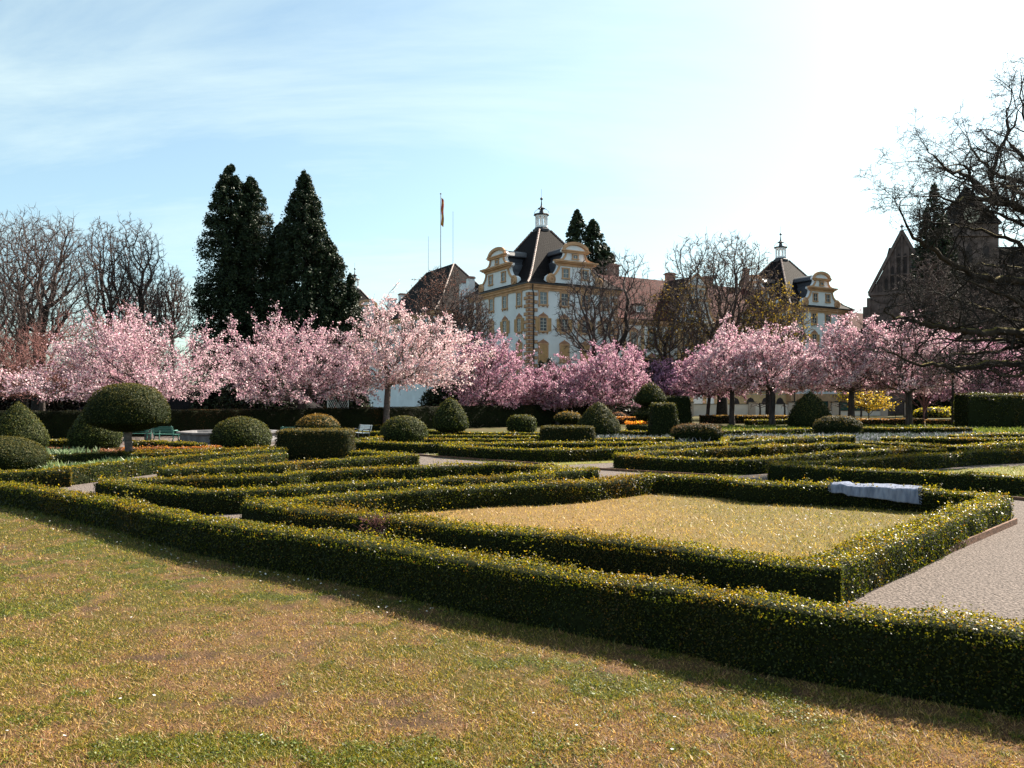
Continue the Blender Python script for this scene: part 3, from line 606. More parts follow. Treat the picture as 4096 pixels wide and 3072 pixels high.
# ---- layout, in metres
HEDGE_LINES = {
 'foreground': [[(-22.85, 24.81, 0.5), (-12.32, 19.24, 0.49), (-9.73, 17.3, 0.51), (-7.42, 15.3, 0.54), (-5.48, 13.46, 0.56), (-4.0, 12.23, 0.58), (-2.46, 11.25, 0.59), (-1.47, 10.41, 0.6), (-0.61, 9.68, 0.61), (-0.14, 9.32, 0.61), (0.55, 8.85, 0.61), (1.18, 8.38, 0.62), (1.76, 8.05, 0.63), (2.23, 7.54, 0.64), (2.9, 7.16, 0.65), (3.5, 6.81, 0.66), (4.12, 6.44, 0.66), (4.56, 5.95, 0.66), (5.0, 5.08, 0.66)]],
 'quad': [[(-4.96, 15.65, 0.5), (-3.64, 14.59, 0.5), (-2.64, 14.04, 0.5), (-1.46, 13.24, 0.5), (-0.61, 12.71, 0.5), (0.2, 12.26, 0.5), (0.75, 12.0, 0.5), (1.61, 11.5, 0.5), (2.37, 10.88, 0.5), (3.04, 10.25, 0.5), (3.41, 9.95, 0.5), (3.83, 9.84, 0.5)], [(3.88, 9.95, 0.5), (4.76, 10.92, 0.5), (6.18, 12.4, 0.5), (8.12, 14.49, 0.5), (9.86, 16.33, 0.5)], [(10.06, 16.75, 0.5), (9.77, 17.43, 0.5), (9.17, 17.84, 0.5), (8.29, 18.35, 0.5), (7.65, 18.89, 0.5), (6.57, 19.17, 0.5), (5.75, 19.4, 0.5), (5.57, 20.39, 0.5), (4.36, 21.23, 0.5), (3.76, 21.5, 0.5)], [(3.74, 21.39, 0.5), (2.83, 20.57, 0.5), (1.7, 19.54, 0.5), (0.68, 19.07, 0.5), (-0.28, 18.77, 0.5), (-1.63, 18.1, 0.5), (-2.77, 17.51, 0.5), (-3.53, 16.89, 0.5), (-4.14, 16.48, 0.5), (-4.73, 16.12, 0.5), (-5.05, 15.91, 0.5)]],
 'long_left': [[(-9.97, 19.71, 0.5), (-8.9, 18.92, 0.5), (-7.57, 18.05, 0.5), (-6.8, 17.64, 0.5), (-6.25, 17.78, 0.5), (-4.87, 18.39, 0.5), (-4.57, 18.83, 0.5), (-3.42, 19.54, 0.5), (-2.16, 20.21, 0.5), (-0.81, 20.75, 0.5), (1.04, 21.9, 0.5), (0.79, 22.11, 0.5), (2.25, 23.19, 0.5)], [(-10.09, 19.94, 0.5), (-9.48, 20.14, 0.5), (-8.63, 20.57, 0.5), (-7.34, 20.86, 0.5), (-5.77, 21.78, 0.5), (-6.17, 22.32, 0.5), (-4.81, 23.06, 0.5), (-2.98, 24.0, 0.5), (-1.4, 24.91, 0.5), (-0.73, 25.17, 0.5)], [(-0.73, 25.17, 0.5), (0.29, 24.8, 0.5), (1.14, 24.14, 0.5), (0.85, 23.66, 0.5), (2.25, 23.19, 0.5)]],
 'block_bed': [[(-10.07, 23.33, 0.5), (-8.9, 24.14, 0.5), (-7.46, 24.8, 0.5), (-6.75, 25.45, 0.5), (-7.39, 25.17, 0.5), (-6.75, 26.01, 0.5), (-6.06, 26.83, 0.5), (-4.93, 28.18, 0.5), (-3.64, 28.94, 0.5)], [(-3.69, 29.37, 0.5), (-4.91, 30.44, 0.5), (-6.08, 31.16, 0.5)], [(-10.27, 23.9, 0.5), (-9.92, 25.72, 0.5), (-9.32, 27.85, 0.5), (-8.67, 29.82, 0.5)]],
 'lit_left': [[(-16.71, 20.98, 0.5), (-14.2, 22.19, 0.5), (-13.65, 22.83, 0.5), (-13.0, 23.19, 0.5)], [(-13.16, 23.52, 0.5), (-12.67, 25.56, 0.5), (-11.97, 28.52, 0.5), (-9.54, 32.81, 0.5)]],
 'left_inner': [[(-17.07, 29.23, 0.45), (-16.54, 30.72, 0.45), (-15.57, 31.94, 0.45), (-13.39, 33.26, 0.45), (-10.0, 34.39, 0.45)]],
 'left_mid': [[(-23.65, 40.5, 0.45), (-22.02, 40.91, 0.45)]],
 'left_mid2': [[(-18.82, 39.39, 0.45), (-17.96, 40.07, 0.45), (-16.54, 38.95, 0.45), (-14.66, 37.68, 0.45)]],
 'left_low': [[(-15.08, 31.57, 0.4), (-13.98, 32.36, 0.4), (-12.59, 33.11, 0.4), (-10.78, 36.23, 0.4)]],
 'red_low': [[(-16.99, 35.56, 0.35), (-15.74, 35.82, 0.35), (-14.08, 36.17, 0.35), (-13.82, 36.91, 0.35)]],
 'dome_bed': [[(-7.8, 39.7, 0.45), (-6.32, 39.05, 0.45), (-4.65, 37.6, 0.45), (-3.39, 37.83, 0.45), (-1.79, 38.62, 0.45), (3.02, 38.31, 0.45)], [(-7.71, 41.97, 0.45), (-7.41, 45.1, 0.45)]],
 'mid': [[(-2.93, 35.15, 0.5), (-0.74, 33.17, 0.5), (1.53, 32.27, 0.5), (1.16, 32.27, 0.5), (2.26, 32.44, 0.5), (4.62, 33.55, 0.5), (6.63, 35.15, 0.5), (8.47, 36.68, 0.5)], [(-2.98, 35.79, 0.5), (-1.45, 36.91, 0.5), (1.79, 37.86, 0.5), (1.99, 37.62, 0.5), (5.18, 37.62, 0.5), (8.58, 37.14, 0.5)]],
 'centre': [[(3.98, 29.08, 0.5), (5.25, 27.85, 0.5), (6.91, 26.96, 0.5), (7.63, 27.08, 0.5), (8.05, 27.06, 0.5), (10.43, 29.0, 0.5), (13.23, 31.4, 0.5), (16.46, 33.01, 0.5), (17.42, 32.51, 0.5)], [(4.06, 29.67, 0.5), (5.27, 30.75, 0.5), (7.87, 32.9, 0.5), (12.92, 35.9, 0.5), (10.05, 33.78, 0.5), (12.85, 35.75, 0.5), (15.36, 37.4, 0.5)], [(15.36, 37.4, 0.5), (16.01, 34.23, 0.5), (16.72, 33.52, 0.5), (17.51, 32.67, 0.5)]],
 'right': [[(8.3, 24.97, 0.5), (9.28, 23.77, 0.5), (10.37, 22.93, 0.5), (11.81, 22.29, 0.5), (12.75, 21.55, 0.5), (13.43, 20.99, 0.5), (14.64, 19.1, 0.5)], [(8.46, 25.46, 0.5), (10.18, 26.08, 0.5), (11.87, 27.17, 0.5), (14.92, 29.0, 0.5), (17.92, 31.1, 0.5), (20.59, 32.18, 0.5), (25.54, 33.33, 0.5)]],
 'curvy': [[(16.91, 38.29, 0.5), (18.29, 36.66, 0.5), (19.24, 34.5, 0.5), (22.45, 36.97, 0.5), (24.65, 38.52, 0.5), (32.26, 42.11, 0.5)]],
 'curvy2': [[(20.42, 43.65, 0.45), (22.75, 44.23, 0.45), (24.0, 42.8, 0.45), (27.75, 43.36, 0.45), (34.67, 45.24, 0.45)]],
 'curvy3': [[(25.77, 46.73, 0.45), (28.87, 48.79, 0.45), (31.46, 49.16, 0.45), (39.27, 51.25, 0.45)]],
 'centre_far': [[(9.67, 38.8, 0.45), (11.11, 39.25, 0.45), (13.19, 41.61, 0.45), (16.08, 43.71, 0.45), (19.4, 45.96, 0.45)]],
 'centre_far2': [[(9.12, 38.31, 0.45), (10.28, 38.62, 0.45), (11.64, 43.71, 0.45), (13.96, 44.03, 0.45), (15.63, 44.52, 0.45)]],
 'strip1': [[(4.64, 42.49, 0.45), (6.26, 42.71, 0.45), (8.54, 43.24, 0.45)]],
 'strip2': [[(7.23, 53.71, 0.4), (9.15, 53.48, 0.4), (14.1, 54.9, 0.4), (15.72, 55.52, 0.4), (19.19, 57.45, 0.4), (22.45, 59.52, 0.4)]],
 'strip3': [[(25.9, 59.1, 0.5), (26.16, 57.65, 0.5), (29.8, 58.08, 0.5), (32.85, 57.65, 0.5)]],
 'strip4': [[(23.5, 79.64, 0.5), (28.44, 82.42, 0.5)]],
 'back1': [[(-12.58, 65.14, 0.45), (-10.65, 65.49, 0.45)]],
 'back2': [[(-11.06, 52.66, 0.45), (-8.52, 51.87, 0.45)]],
 'back3': [[(-5.96, 55.89, 0.4), (-2.39, 51.48, 0.4), (4.05, 51.48, 0.4)]],
 'back4': [[(-5.09, 47.71, 0.4), (-2.22, 47.99, 0.4), (3.64, 46.2, 0.4)]],
 'back5': [[(-4.55, 42.99, 0.4), (-2.0, 43.22, 0.4), (3.3, 41.9, 0.4)]],
 'back6': [[(3.27, 64.42, 0.5), (4.25, 64.42, 0.5)]],
}
LIMBS = [
 [(25.31, 36.0, 7.18), (22.68, 35.44, 7.76), (20.68, 34.89, 7.76), (19.59, 34.33, 7.97), (18.61, 33.78, 8.22), (17.82, 33.22, 8.53), (16.88, 32.67, 8.75), (16.2, 32.11, 9.03), (15.53, 31.56, 9.39), (15.11, 31.0, 9.64)],
 [(25.31, 36.0, 4.98), (22.56, 35.25, 5.44), (20.87, 34.5, 5.46), (19.59, 33.75, 5.32), (18.35, 33.0, 5.42), (16.67, 32.25, 5.51), (15.66, 31.5, 5.59), (14.69, 30.75, 5.67), (13.96, 30.0, 5.81)],
 [(25.31, 36.0, 5.42), (23.47, 36.67, 6.05), (23.13, 37.33, 6.16), (22.99, 38.0, 6.6), (22.82, 38.67, 6.96), (22.25, 39.33, 7.32), (21.85, 40.0, 7.6)],
 [(25.31, 36.0, 4.36), (22.67, 35.43, 4.07), (21.77, 34.86, 4.17), (20.41, 34.29, 4.02), (19.08, 33.71, 3.83), (17.62, 33.14, 3.89), (16.19, 32.57, 4.02), (15.05, 32.0, 4.39)],
 [(21.76, 34.0, 4.01), (21.55, 33.67, 3.5), (20.57, 33.33, 3.44), (19.56, 33.0, 3.68)],
 [(25.31, 36.0, 8.42), (23.25, 36.33, 9.36), (22.9, 36.67, 9.78), (22.38, 37.0, 10.12), (21.95, 37.33, 10.37), (21.4, 37.67, 10.63), (21.03, 38.0, 10.79)],
 [(25.31, 36.0, 9.83), (22.76, 35.56, 10.96), (21.41, 35.11, 11.19), (20.63, 34.67, 11.42), (19.87, 34.22, 11.73), (19.28, 33.78, 11.9), (18.78, 33.33, 11.94), (18.12, 32.89, 11.85), (17.4, 32.44, 11.96), (16.85, 32.0, 12.23)],
 [(19.16, 33.0, 11.4), (18.76, 32.88, 11.65), (18.77, 32.75, 11.97), (18.46, 32.62, 12.18), (18.07, 32.5, 12.06)],
 [(24.43, 36.0, 10.36), (22.33, 35.75, 11.18), (21.3, 35.5, 11.72), (21.07, 35.25, 12.26), (21.09, 35.0, 12.8), (21.19, 34.75, 13.49), (21.38, 34.5, 13.92), (21.56, 34.25, 14.25), (21.49, 34.0, 14.75)],
 [(25.31, 36.0, 11.06), (23.36, 36.5, 12.43), (22.93, 37.0, 12.75), (22.69, 37.5, 13.07), (22.43, 38.0, 13.68), (22.35, 38.5, 14.39), (22.26, 39.0, 14.93)],
 [(25.31, 36.0, 5.15), (23.2, 36.25, 5.08), (22.08, 36.5, 5.28), (20.88, 36.75, 5.21), (19.67, 37.0, 5.32)],
 [(20.43, 33.5, 10.79), (19.64, 33.0, 10.67), (18.47, 32.5, 10.83), (17.79, 32.0, 10.38), (17.28, 31.5, 10.3), (16.63, 31.0, 10.4)],
 [(24.43, 36.0, 11.59), (23.17, 36.2, 13.41), (22.73, 36.4, 14.01), (22.5, 36.6, 14.88), (22.8, 36.8, 15.76), (23.02, 37.0, 16.1)],
 [(25.31, 36.0, 6.03), (22.56, 35.25, 6.65), (21.29, 34.5, 6.99), (19.92, 33.75, 7.22), (18.83, 33.0, 7.36)],
 [(25.31, 36.0, 8.06), (24.11, 37.67, 8.69), (23.8, 39.33, 9.06), (23.8, 41.0, 9.54)],
 [(25.31, 36.0, 9.3), (22.88, 35.75, 10.3), (22.0, 35.5, 10.59), (21.15, 35.25, 10.88), (20.32, 35.0, 10.82)],
 [(25.31, 36.0, 10.36), (21.97, 34.33, 11.34), (20.4, 32.67, 11.15), (18.91, 31.0, 10.86)],
 [(23.04, 36.0, 5.06), (22.77, 36.75, 4.85), (22.14, 37.5, 4.71), (21.27, 38.25, 4.66), (20.73, 39.0, 4.51)],
 [(24.87, 36.0, 12.03), (23.33, 35.67, 14.13), (22.61, 35.33, 15.06), (22.29, 35.0, 15.8)],
]

# ================================================================== SETTING
def sheet(name, pts, z, m, kind='structure'):
    me = bpy.data.meshes.new(name); me.from_pydata([(x, y, z) for x, y in pts], [], [tuple(range(len(pts)))]); me.update()
    if me.polygons[0].normal.z < 0: me.flip_normals()
    o = link_mesh(name, me, M[m]); o['kind'] = kind; return o

sheet('ground', [(-1500, -60), (1500, -60), (1500, 2500), (-1500, 2500)], -0.012, 'far_ground')
H1 = np.array([(x, y) for x, y, z in HEDGE_LINES['foreground'][0]])
gr = [(float(x), float(y)) for x, y in H1] + [(9, 0.5), (60, 0.5), (60, 44), (26, 36.5), (17, 33.5), (13, 36), (8.5, 36.7), (6.6, 35.2), (1.3, 32.3), (-2.9, 35.5), (-3, 38.5), (-8, 39.5), (-10.5, 34), (-14.2, 23.5), (-24, 27)]
sheet('gravel_path', gr, -0.006, 'gravel')
sheet('fountain_path', [(-27, 43), (-8, 41.5), (-6.5, 46), (-9, 53), (-27, 56)], -0.006, 'gravel')
sheet('middle_verge', [(-4.3, 36.2), (-0.5, 31.7), (1.6, 30.5), (4.3, 32.1), (8.6, 36.6), (4.6, 33.6), (1.3, 32.3), (-0.7, 33.2), (-2.9, 35.2), (-3.4, 37)], 0.0, 'bright_grass')
sheet('centre_verge', [(2.99, 28.8), (4.27, 27.6), (5.7, 26.4), (7.05, 25.8), (8.4, 27.5), (10.4, 29.2), (8.05, 27.2), (6.9, 27.1), (5.25, 28), (3.9, 29.2)], 0.0, 'bright_grass')
sheet('right_verge', [(7.9, 24.5), (9.0, 23), (10.2, 22.2), (11.6, 21.5), (12.4, 20.6), (14, 18), (14.6, 19.1), (13.4, 21), (12.75, 21.5), (11.8, 22.3), (10.4, 22.9), (9.28, 23.8), (8.3, 25)], 0.0, 'bright_grass')
sheet('left_verge', [(-8.4, 42.3), (-4.96, 39.4), (-4.0, 37.9), (-5.3, 37.0), (-7.5, 37.4)], 0.0, 'bright_grass')
sheet('long_bed', [(-10, 19.8), (-6.8, 17.7), (2.2, 23.2), (-0.8, 25.1)], 0.0, 'soil')
sheet('block_bed_soil', [(-10.3, 23.6), (-3.7, 29.1), (-6.1, 31.2), (-8.7, 30)], 0.0, 'soil')
sheet('centre_bed', [(4, 29.3), (7.6, 27.1), (17.4, 32.6), (12.9, 35.8)], 0.0, 'soil')
sheet('right_bed', [(8.3, 25.1), (14.6, 19.1), (30, 22), (25.5, 33.3)], 0.0, 'bright_grass')
sheet('flower_border', [(-30, 27.5), (-14.2, 23.2), (-9.6, 33), (-12, 42), (-40, 42)], 0.0, 'soil')
sheet('planting_bed', [(-2.9, 35.6), (1.3, 32.4), (8.6, 37), (17, 33.6), (33, 42), (44, 58), (30, 66), (4, 60), (-14, 62), (-6.5, 41)], 0.0, 'soil')
sheet('far_verge', [(14, 60), (23, 57.5), (34, 58.5), (36, 56), (56, 54), (56, 76), (14, 76)], 0.004, 'bright_grass')

# lawn in front of the long hedge: fine grid coloured by growth, slightly uneven
def lawn_colour(x, y, rng=NP):
    g = fbm(x * 0.9 + 3, y * 0.9, 2, 5); g2 = fbm(x * 3.3, y * 3.3, 12, 4); b = fbm(x * 0.5 + 9, y * 0.5, 23, 3)
    h = fbm(x * 7, y * 7, 19, 3)
    green = np.clip((g * 0.4 + g2 * 0.35 + h * 0.25 - 0.5 - 0.01 * (x + 1)) * 5 + 0.5, 0, 1)
    bare = np.clip((fbm(x * 2.6, y * 2.6, 55, 4) - 0.6) * 8, 0, 1) * (1 - green)
    lush = np.clip((fbm(x * 1.1 + 40, y * 1.6, 66, 4) * 0.65 + h * 0.35 - 0.535) * 14, 0, 1)
    return green, bare, lush, b
ns, nt = 620, 260
Lf = np.linalg.norm(np.diff(H1, axis=0), axis=1); sc_ = np.concatenate([[0], np.cumsum(Lf)]); ts = np.linspace(0, sc_[-1], ns)
hx = np.interp(ts, sc_, H1[:, 0]); hy = np.interp(ts, sc_, H1[:, 1])
tt = np.linspace(0, 1, nt) ** 1.0 * 15.0
GX = hx[:, None] - 0.60 * tt[None, :]; GY = hy[:, None] - 0.80 * tt[None, :]
gn, ba, lu, bb = lawn_colour(GX, GY)
GZ = (fbm(GX * 0.8, GY * 0.8, 71, 3) - 0.5) * 0.05 + (fbm(GX * 6, GY * 6, 72, 3) - 0.5) * 0.022
GZ -= GZ.min(); GZ *= np.clip(tt / 0.4, 0, 1)[None, :]; GZ -= 0.002
dry = np.array([0.115, 0.064, 0.03]); grn = np.array([0.06, 0.05, 0.009]); soil_c = np.array([0.03, 0.018, 0.014])
cc = dry * (1 - gn[..., None]) + grn * gn[..., None]; cc = cc * (1 - ba[..., None] * 0.6) + soil_c * ba[..., None] * 0.6
cc = cc * (1 - lu[..., None] * 0.6) + np.array([0.03, 0.045, 0.006]) * lu[..., None] * 0.6
Vg = np.stack([GX, GY, GZ], -1).reshape(-1, 3); i0 = (np.arange(ns - 1)[:, None] * nt + np.arange(nt - 1)[None, :]).ravel()
Fg = np.stack([i0, i0 + 1, i0 + nt + 1, i0 + nt], 1)
lo = link_mesh('lawn', np_mesh('lawn', Vg, Fg, cc.reshape(-1, 3), smooth=True), M['lawn']); lo['kind'] = 'structure'

QUAD = [(-4.9, 15.9), (-1.5, 13.3), (2.3, 11.0), (3.85, 10.0), (9.9, 16.6), (9.2, 17.8), (5.7, 19.5), (3.75, 21.4)]
qx, qy = np.meshgrid(np.linspace(-5.2, 10.4, 200), np.linspace(9.8, 21.8, 160), indexing='ij')
def inpoly(x, y, P):
    c = np.zeros(x.shape, bool); n = len(P)
    for i in range(n):
        x1, y1 = P[i]; x2, y2 = P[(i + 1) % n]
        hit = ((y1 > y) != (y2 > y)) & (x < (x2 - x1) * (y - y1) / (y2 - y1 + 1e-12) + x1); c ^= hit
    return c
gn, ba, lu, bb = lawn_colour(qx + 30, qy); gn = np.clip(gn * 0.6 + np.clip((qx - 2.0) * 0.22, 0, 0.6), 0, 1)
cq = np.array([0.17, 0.105, 0.038]) * (1 - gn[..., None]) + np.array([0.085, 0.075, 0.013]) * gn[..., None]
qz = 0.004 + (fbm(qx, qy, 81, 3)) * 0.05
i0 = (np.arange(199)[:, None] * 160 + np.arange(159)[None, :]).ravel(); Fq = np.stack([i0, i0 + 160, i0 + 161, i0 + 1], 1)
ok = inpoly(qx.ravel()[i0], qy.ravel()[i0], QUAD)
bl = link_mesh('bed_lawn', np_mesh('bed_lawn', np.stack([qx, qy, qz], -1).reshape(-1, 3), Fq[ok], cq.reshape(-1, 3), smooth=True), M['lawn']); bl['kind'] = 'structure'

def grass(name, label, cands, h0, h1, wfac, colf, lod=8.0, lean=0.5, per=1):
    """thin triangular blades standing at the given ground points (x, y, z)"""
    n = len(cands); D = np.hypot(cands[:, 0], cands[:, 1]); k = np.maximum(1.0, D / lod) ** 0.75
    h = NP.uniform(h0, h1, n) * k ** 0.5 * (0.6 + 0.8 * NP.uniform(0, 1, n) ** 3); w = wfac * k * NP.uniform(0.7, 1.3, n)
    a = NP.uniform(0, 6.283, n); t = np.stack([np.cos(a), np.sin(a), np.zeros(n)], 1); l = NP.normal(0, lean, (n, 2)) * h[:, None]
    top = cands + np.stack([l[:, 0], l[:, 1], h], 1)
    V = np.stack([cands - t * w[:, None] / 2, cands + t * w[:, None] / 2, top], 1).reshape(-1, 3); F = np.arange(n * 3).reshape(n, 3)
    col = colf(cands[:, 0], cands[:, 1]); me = np_mesh(name, V, F, np.repeat(col, 3, axis=0))
    o = link_mesh(name, me, M['grass_blade']); return tag(o, label, 'grass', kind='stuff')

def screen_pts(n, x0, x1, y0, y1):
    """ground points, thinning out with distance from the viewpoint"""
    a = NP.uniform(x0, x1, n); b = NP.uniform(y0, y1, n); Y = 2000.0 / (b - 400); return (a - 512) * Y / 800, Y
X, Y = screen_pts(720000, -160, 1200, 478, 860)
k = np.argsort(H1[:, 0]); lim = np.interp(X, H1[k, 0], H1[k, 1]); keep = (Y < lim - 0.32) & (Y < 24)
X, Y = X[keep], Y[keep]
g_, b_, l_, _ = lawn_colour(X, Y); pr = NP.uniform(0, 1, len(X)); keep = pr < (0.55 + 0.45 * g_ + 0.3 * l_ - 0.45 * b_); X, Y, g_, l_ = X[keep], Y[keep], g_[keep], l_[keep]
def colg(x, y):
    g, b, l, _ = lawn_colour(x, y); n = len(x); r = NP.uniform(0, 1, n); isg = r < np.clip(0.14 + 0.5 * g + 0.5 * l, 0, 0.95)
    green = palette_mix(n, [(0.17, 0.15, 0.016), (0.27, 0.225, 0.03), (0.06, 0.07, 0.008)], [3, 3, 2]); dryc = palette_mix(n, [(0.4, 0.24, 0.11), (0.5, 0.34, 0.13), (0.26, 0.115, 0.07), (0.07, 0.03, 0.02)], [3, 2, 2, 1.5])
    return np.where(isg[:, None], green, dryc)
def zl(x, y): return np.full(len(x), 0.012) + (fbm(x * 0.8, y * 0.8, 71, 3)) * 0.035
grass('lawn_grass', 'short patchy grass, straw coloured and green, in front of the long hedge', np.stack([X, Y, zl(X, Y) - 0.005], 1), 0.014, 0.034, 0.0068, colg, lean=0.9)
# clover and broad-leaved weeds in the lush patches
X, Y = screen_pts(260000, -160, 1200, 478, 860); k = np.argsort(H1[:, 0]); lim = np.interp(X, H1[k, 0], H1[k, 1]); keep = (Y < lim - 0.3) & (Y < 22); X, Y = X[keep], Y[keep]
_, _, l_, _ = lawn_colour(X, Y); fine_ = vnoise(X * 9, Y * 9, 4); keep = (l_ * 1.2 + np.clip(fbm(X * 2.6, Y * 2.6, 91, 3) - 0.58, 0, 1) * 5) * fine_ > NP.uniform(0.1, 1.1, len(X)); X, Y = X[keep], Y[keep]; n = len(X)
v, f_, c_ = leaf_quads(np.stack([X, Y, zl(X, Y) + NP.uniform(0.0, 0.03, n)], 1), np.tile([0, 0, 1.0], (n, 1)), 0.017 * np.maximum(1, np.hypot(X, Y) / 8) ** 0.8 * NP.uniform(0.6, 1.4, n), 0.8, palette_mix(n, [(0.075, 0.105, 0.01), (0.13, 0.155, 0.016), (0.035, 0.05, 0.006)], [3, 2, 2]), 0.45)
tag(link_mesh('clover', np_mesh('clover', v, f_, c_), M['grass_blade']), 'bright green clover and weeds in patches of the near lawn', 'clover', kind='stuff')
# a ragged uncut fringe at the hedge foot
n = 9000; s_ = NP.uniform(0, sc_[-1], n); X = np.interp(s_, sc_, H1[:, 0]); Y = np.interp(s_, sc_, H1[:, 1]); o_ = NP.exponential(0.28, n) + 0.24
X = X - 0.6 * o_; Y = Y - 0.8 * o_
grass('long_grass', 'longer green tufts along the foot of the long front hedge', np.stack([X, Y, zl(X, Y) - 0.02], 1), 0.04, 0.1, 0.006, lambda x, y: palette_mix(len(x), [(0.08, 0.11, 0.018), (0.13, 0.14, 0.03), (0.2, 0.16, 0.07)], [3, 2, 1]), lean=0.4)
X, Y = screen_pts(120000, 230, 1010, 485, 660); keep = inpoly(X, Y, QUAD); X, Y = X[keep], Y[keep]
def colq(x, y):
    n = len(x); g = np.clip(0.25 + (x - 2.0) * 0.1 + (vnoise(x * 1.2, y * 1.2, 5) - 0.5), 0.05, 0.8); isg = NP.uniform(0, 1, n) < g
    return np.where(isg[:, None], palette_mix(n, [(0.19, 0.175, 0.02), (0.28, 0.23, 0.035), (0.07, 0.085, 0.012)], [3, 2, 2]), palette_mix(n, [(0.42, 0.28, 0.1), (0.5, 0.35, 0.14), (0.2, 0.11, 0.045)], [3, 2, 2]))
grass('bed_grass', 'dry yellow grass inside the large hedged bed', np.stack([X, Y, 0.02 + fbm(X, Y, 81, 3) * 0.05 - 0.012], 1), 0.018, 0.05, 0.0075, colq, lean=0.75)
X, Y = screen_pts(60000, 250, 1100, 438, 500); VG = [[(-4.3, 36.2), (-0.5, 31.7), (1.6, 30.5), (4.3, 32.1), (8.6, 36.6), (4.6, 33.6), (1.3, 32.3), (-0.7, 33.2), (-2.9, 35.2), (-3.4, 37)],
      [(2.99, 28.8), (4.27, 27.6), (5.7, 26.4), (7.05, 25.8), (8.4, 27.5), (10.4, 29.2), (8.05, 27.2), (6.9, 27.1), (5.25, 28), (3.9, 29.2)],
      [(7.9, 24.5), (9.0, 23), (10.2, 22.2), (11.6, 21.5), (12.4, 20.6), (14, 18), (14.6, 19.1), (13.4, 21), (12.75, 21.5), (11.8, 22.3), (10.4, 22.9), (9.28, 23.8), (8.3, 25)],
      [(8.3, 25.1), (14.6, 19.1), (30, 22), (25.5, 33.3)], [(-8.4, 42.3), (-4.96, 39.4), (-4.0, 37.9), (-5.3, 37.0), (-7.5, 37.4)]]
keep = np.zeros(len(X), bool)
for P_ in VG: keep |= inpoly(X, Y, P_)
X, Y = X[keep], Y[keep]
grass('verge_grass', 'bright green grass on the verges between the gravel and the hedged beds', np.stack([X, Y, np.zeros(len(X))], 1), 0.03, 0.07, 0.007, lambda x, y: palette_mix(len(x), [(0.13, 0.155, 0.022), (0.19, 0.18, 0.04), (0.25, 0.19, 0.07), (0.08, 0.11, 0.018)], [3, 2, 1.5, 2]), lean=0.6)

# daisies
def daisies():
    pts = []
    def cluster(x, y, n, s): pts.extend([(x + RD.gauss(0, s), y + RD.gauss(0, s)) for _ in range(n)])
    for i in range(150):
        t = RD.random(); j = int(t * 8); a, b = H1[j], H1[j + 1]; u = RD.random(); x = a[0] * (1 - u) + b[0] * u; y = a[1] * (1 - u) + b[1] * u; o = 0.4 + abs(RD.gauss(0, 0.25)); pts.append((x - 0.6 * o, y - 0.8 * o))
    for c in ((-3.4, 7.8, 3, .15), (-2.9, 6.6, 4, .3), (0.2, 6.2, 4, .2), (-1.6, 6.0, 5, .3), (-3.9, 6.3, 4, .4), (2.1, 7.3, 4, .3), (1.2, 5.7, 3, .2), (-1.0, 8.2, 2, .2), (-5, 9, 4, .5)): cluster(*c)
    for i in range(170):
        pts.append((RD.uniform(3.4, 8.8), RD.uniform(11.5, 18.6)))
    cluster(5.0, 13.6, 16, .35); cluster(3.6, 13.0, 12, .3); cluster(5.6, 15.2, 14, .5); cluster(6.5, 17.0, 16, .5); cluster(4.5, 18.0, 6, .5)
    V = []; F = []; Mi = []
    for x, y in pts:
        D = math.hypot(x, y)
        inq = bool(inpoly(np.array([x]), np.array([y]), QUAD)[0]); hy_ = float(np.interp(x, np.sort(H1[:, 0]), H1[np.argsort(H1[:, 0]), 1]))
        if not inq and y > hy_ - 0.3: continue
        r = 0.012 * max(1, D / 9) ** 0.6; z = RD.uniform(0.05, 0.085); ax = RD.gauss(0, 0.35); ay = RD.gauss(-0.3, 0.35); b = len(V)
        for k_ in range(10):
            t = k_ * math.pi / 5; rr = r * (1.0 if k_ % 2 else 0.72); dx_, dy_ = rr * math.cos(t), rr * math.sin(t); V.append((x + dx_, y + dy_, z + dx_ * ax + dy_ * ay))
        F.append(tuple(range(b, b + 10))); Mi.append(0)
        b = len(V)
        for k_ in range(6):
            t = k_ * math.pi / 3; dx_, dy_ = r * .32 * math.cos(t), r * .32 * math.sin(t); V.append((x + dx_, y + dy_, z + 0.003 + dx_ * ax + dy_ * ay))
        F.append(tuple(range(b, b + 6))); Mi.append(1)
        b = len(V); V += [(x - .001, y, 0), (x + .001, y, 0), (x + .001, y, z), (x - .001, y, z)]; F.append((b, b + 1, b + 2, b + 3)); Mi.append(2)
    me = bpy.data.meshes.new('daisies'); me.from_pydata(V, [], F); me.polygons.foreach_set('material_index', Mi); me.update()
    o = link_mesh('daisies', me, [M['petal_white'], M['ochre_light'], M['bright_grass']]); tag(o, 'small white daisies scattered in the grass', 'flowers', kind='stuff')
daisies()

# timber edging boards of the large bed and beyond
mb = MB(); mb.bar((3.98, 9.86, 0.045), (10.2, 16.18, 0.045), 0.04, 0.13); o = mb.build('edging_board', M['wood_edge']); tag(o, 'brown timber edging board along the lit side of the large bed', 'edging board', 'timber edging boards')
for i, (a, b, lb) in enumerate((((-4.4, 36.1), (1.6, 30.4), 'dark timber edging board along the verge in front of the middle bed'), ((2.95, 28.75), (7.1, 25.7), 'dark timber edging board along the small green verge in the middle'), ((12.35, 20.5), (14.6, 17.2), 'timber edging board of the grass verge by the right edge of the path'), ((10.9, 15.9), (13.2, 17.9), 'flat timber strip lying across the gravel at the right corner'))):
    mb = MB(); mb.bar((a[0], a[1], 0.03), (b[0], b[1], 0.03), 0.05, 0.09); tag(mb.build('edging_board', M['wood_edge']), lb, 'edging board', 'timber edging boards')

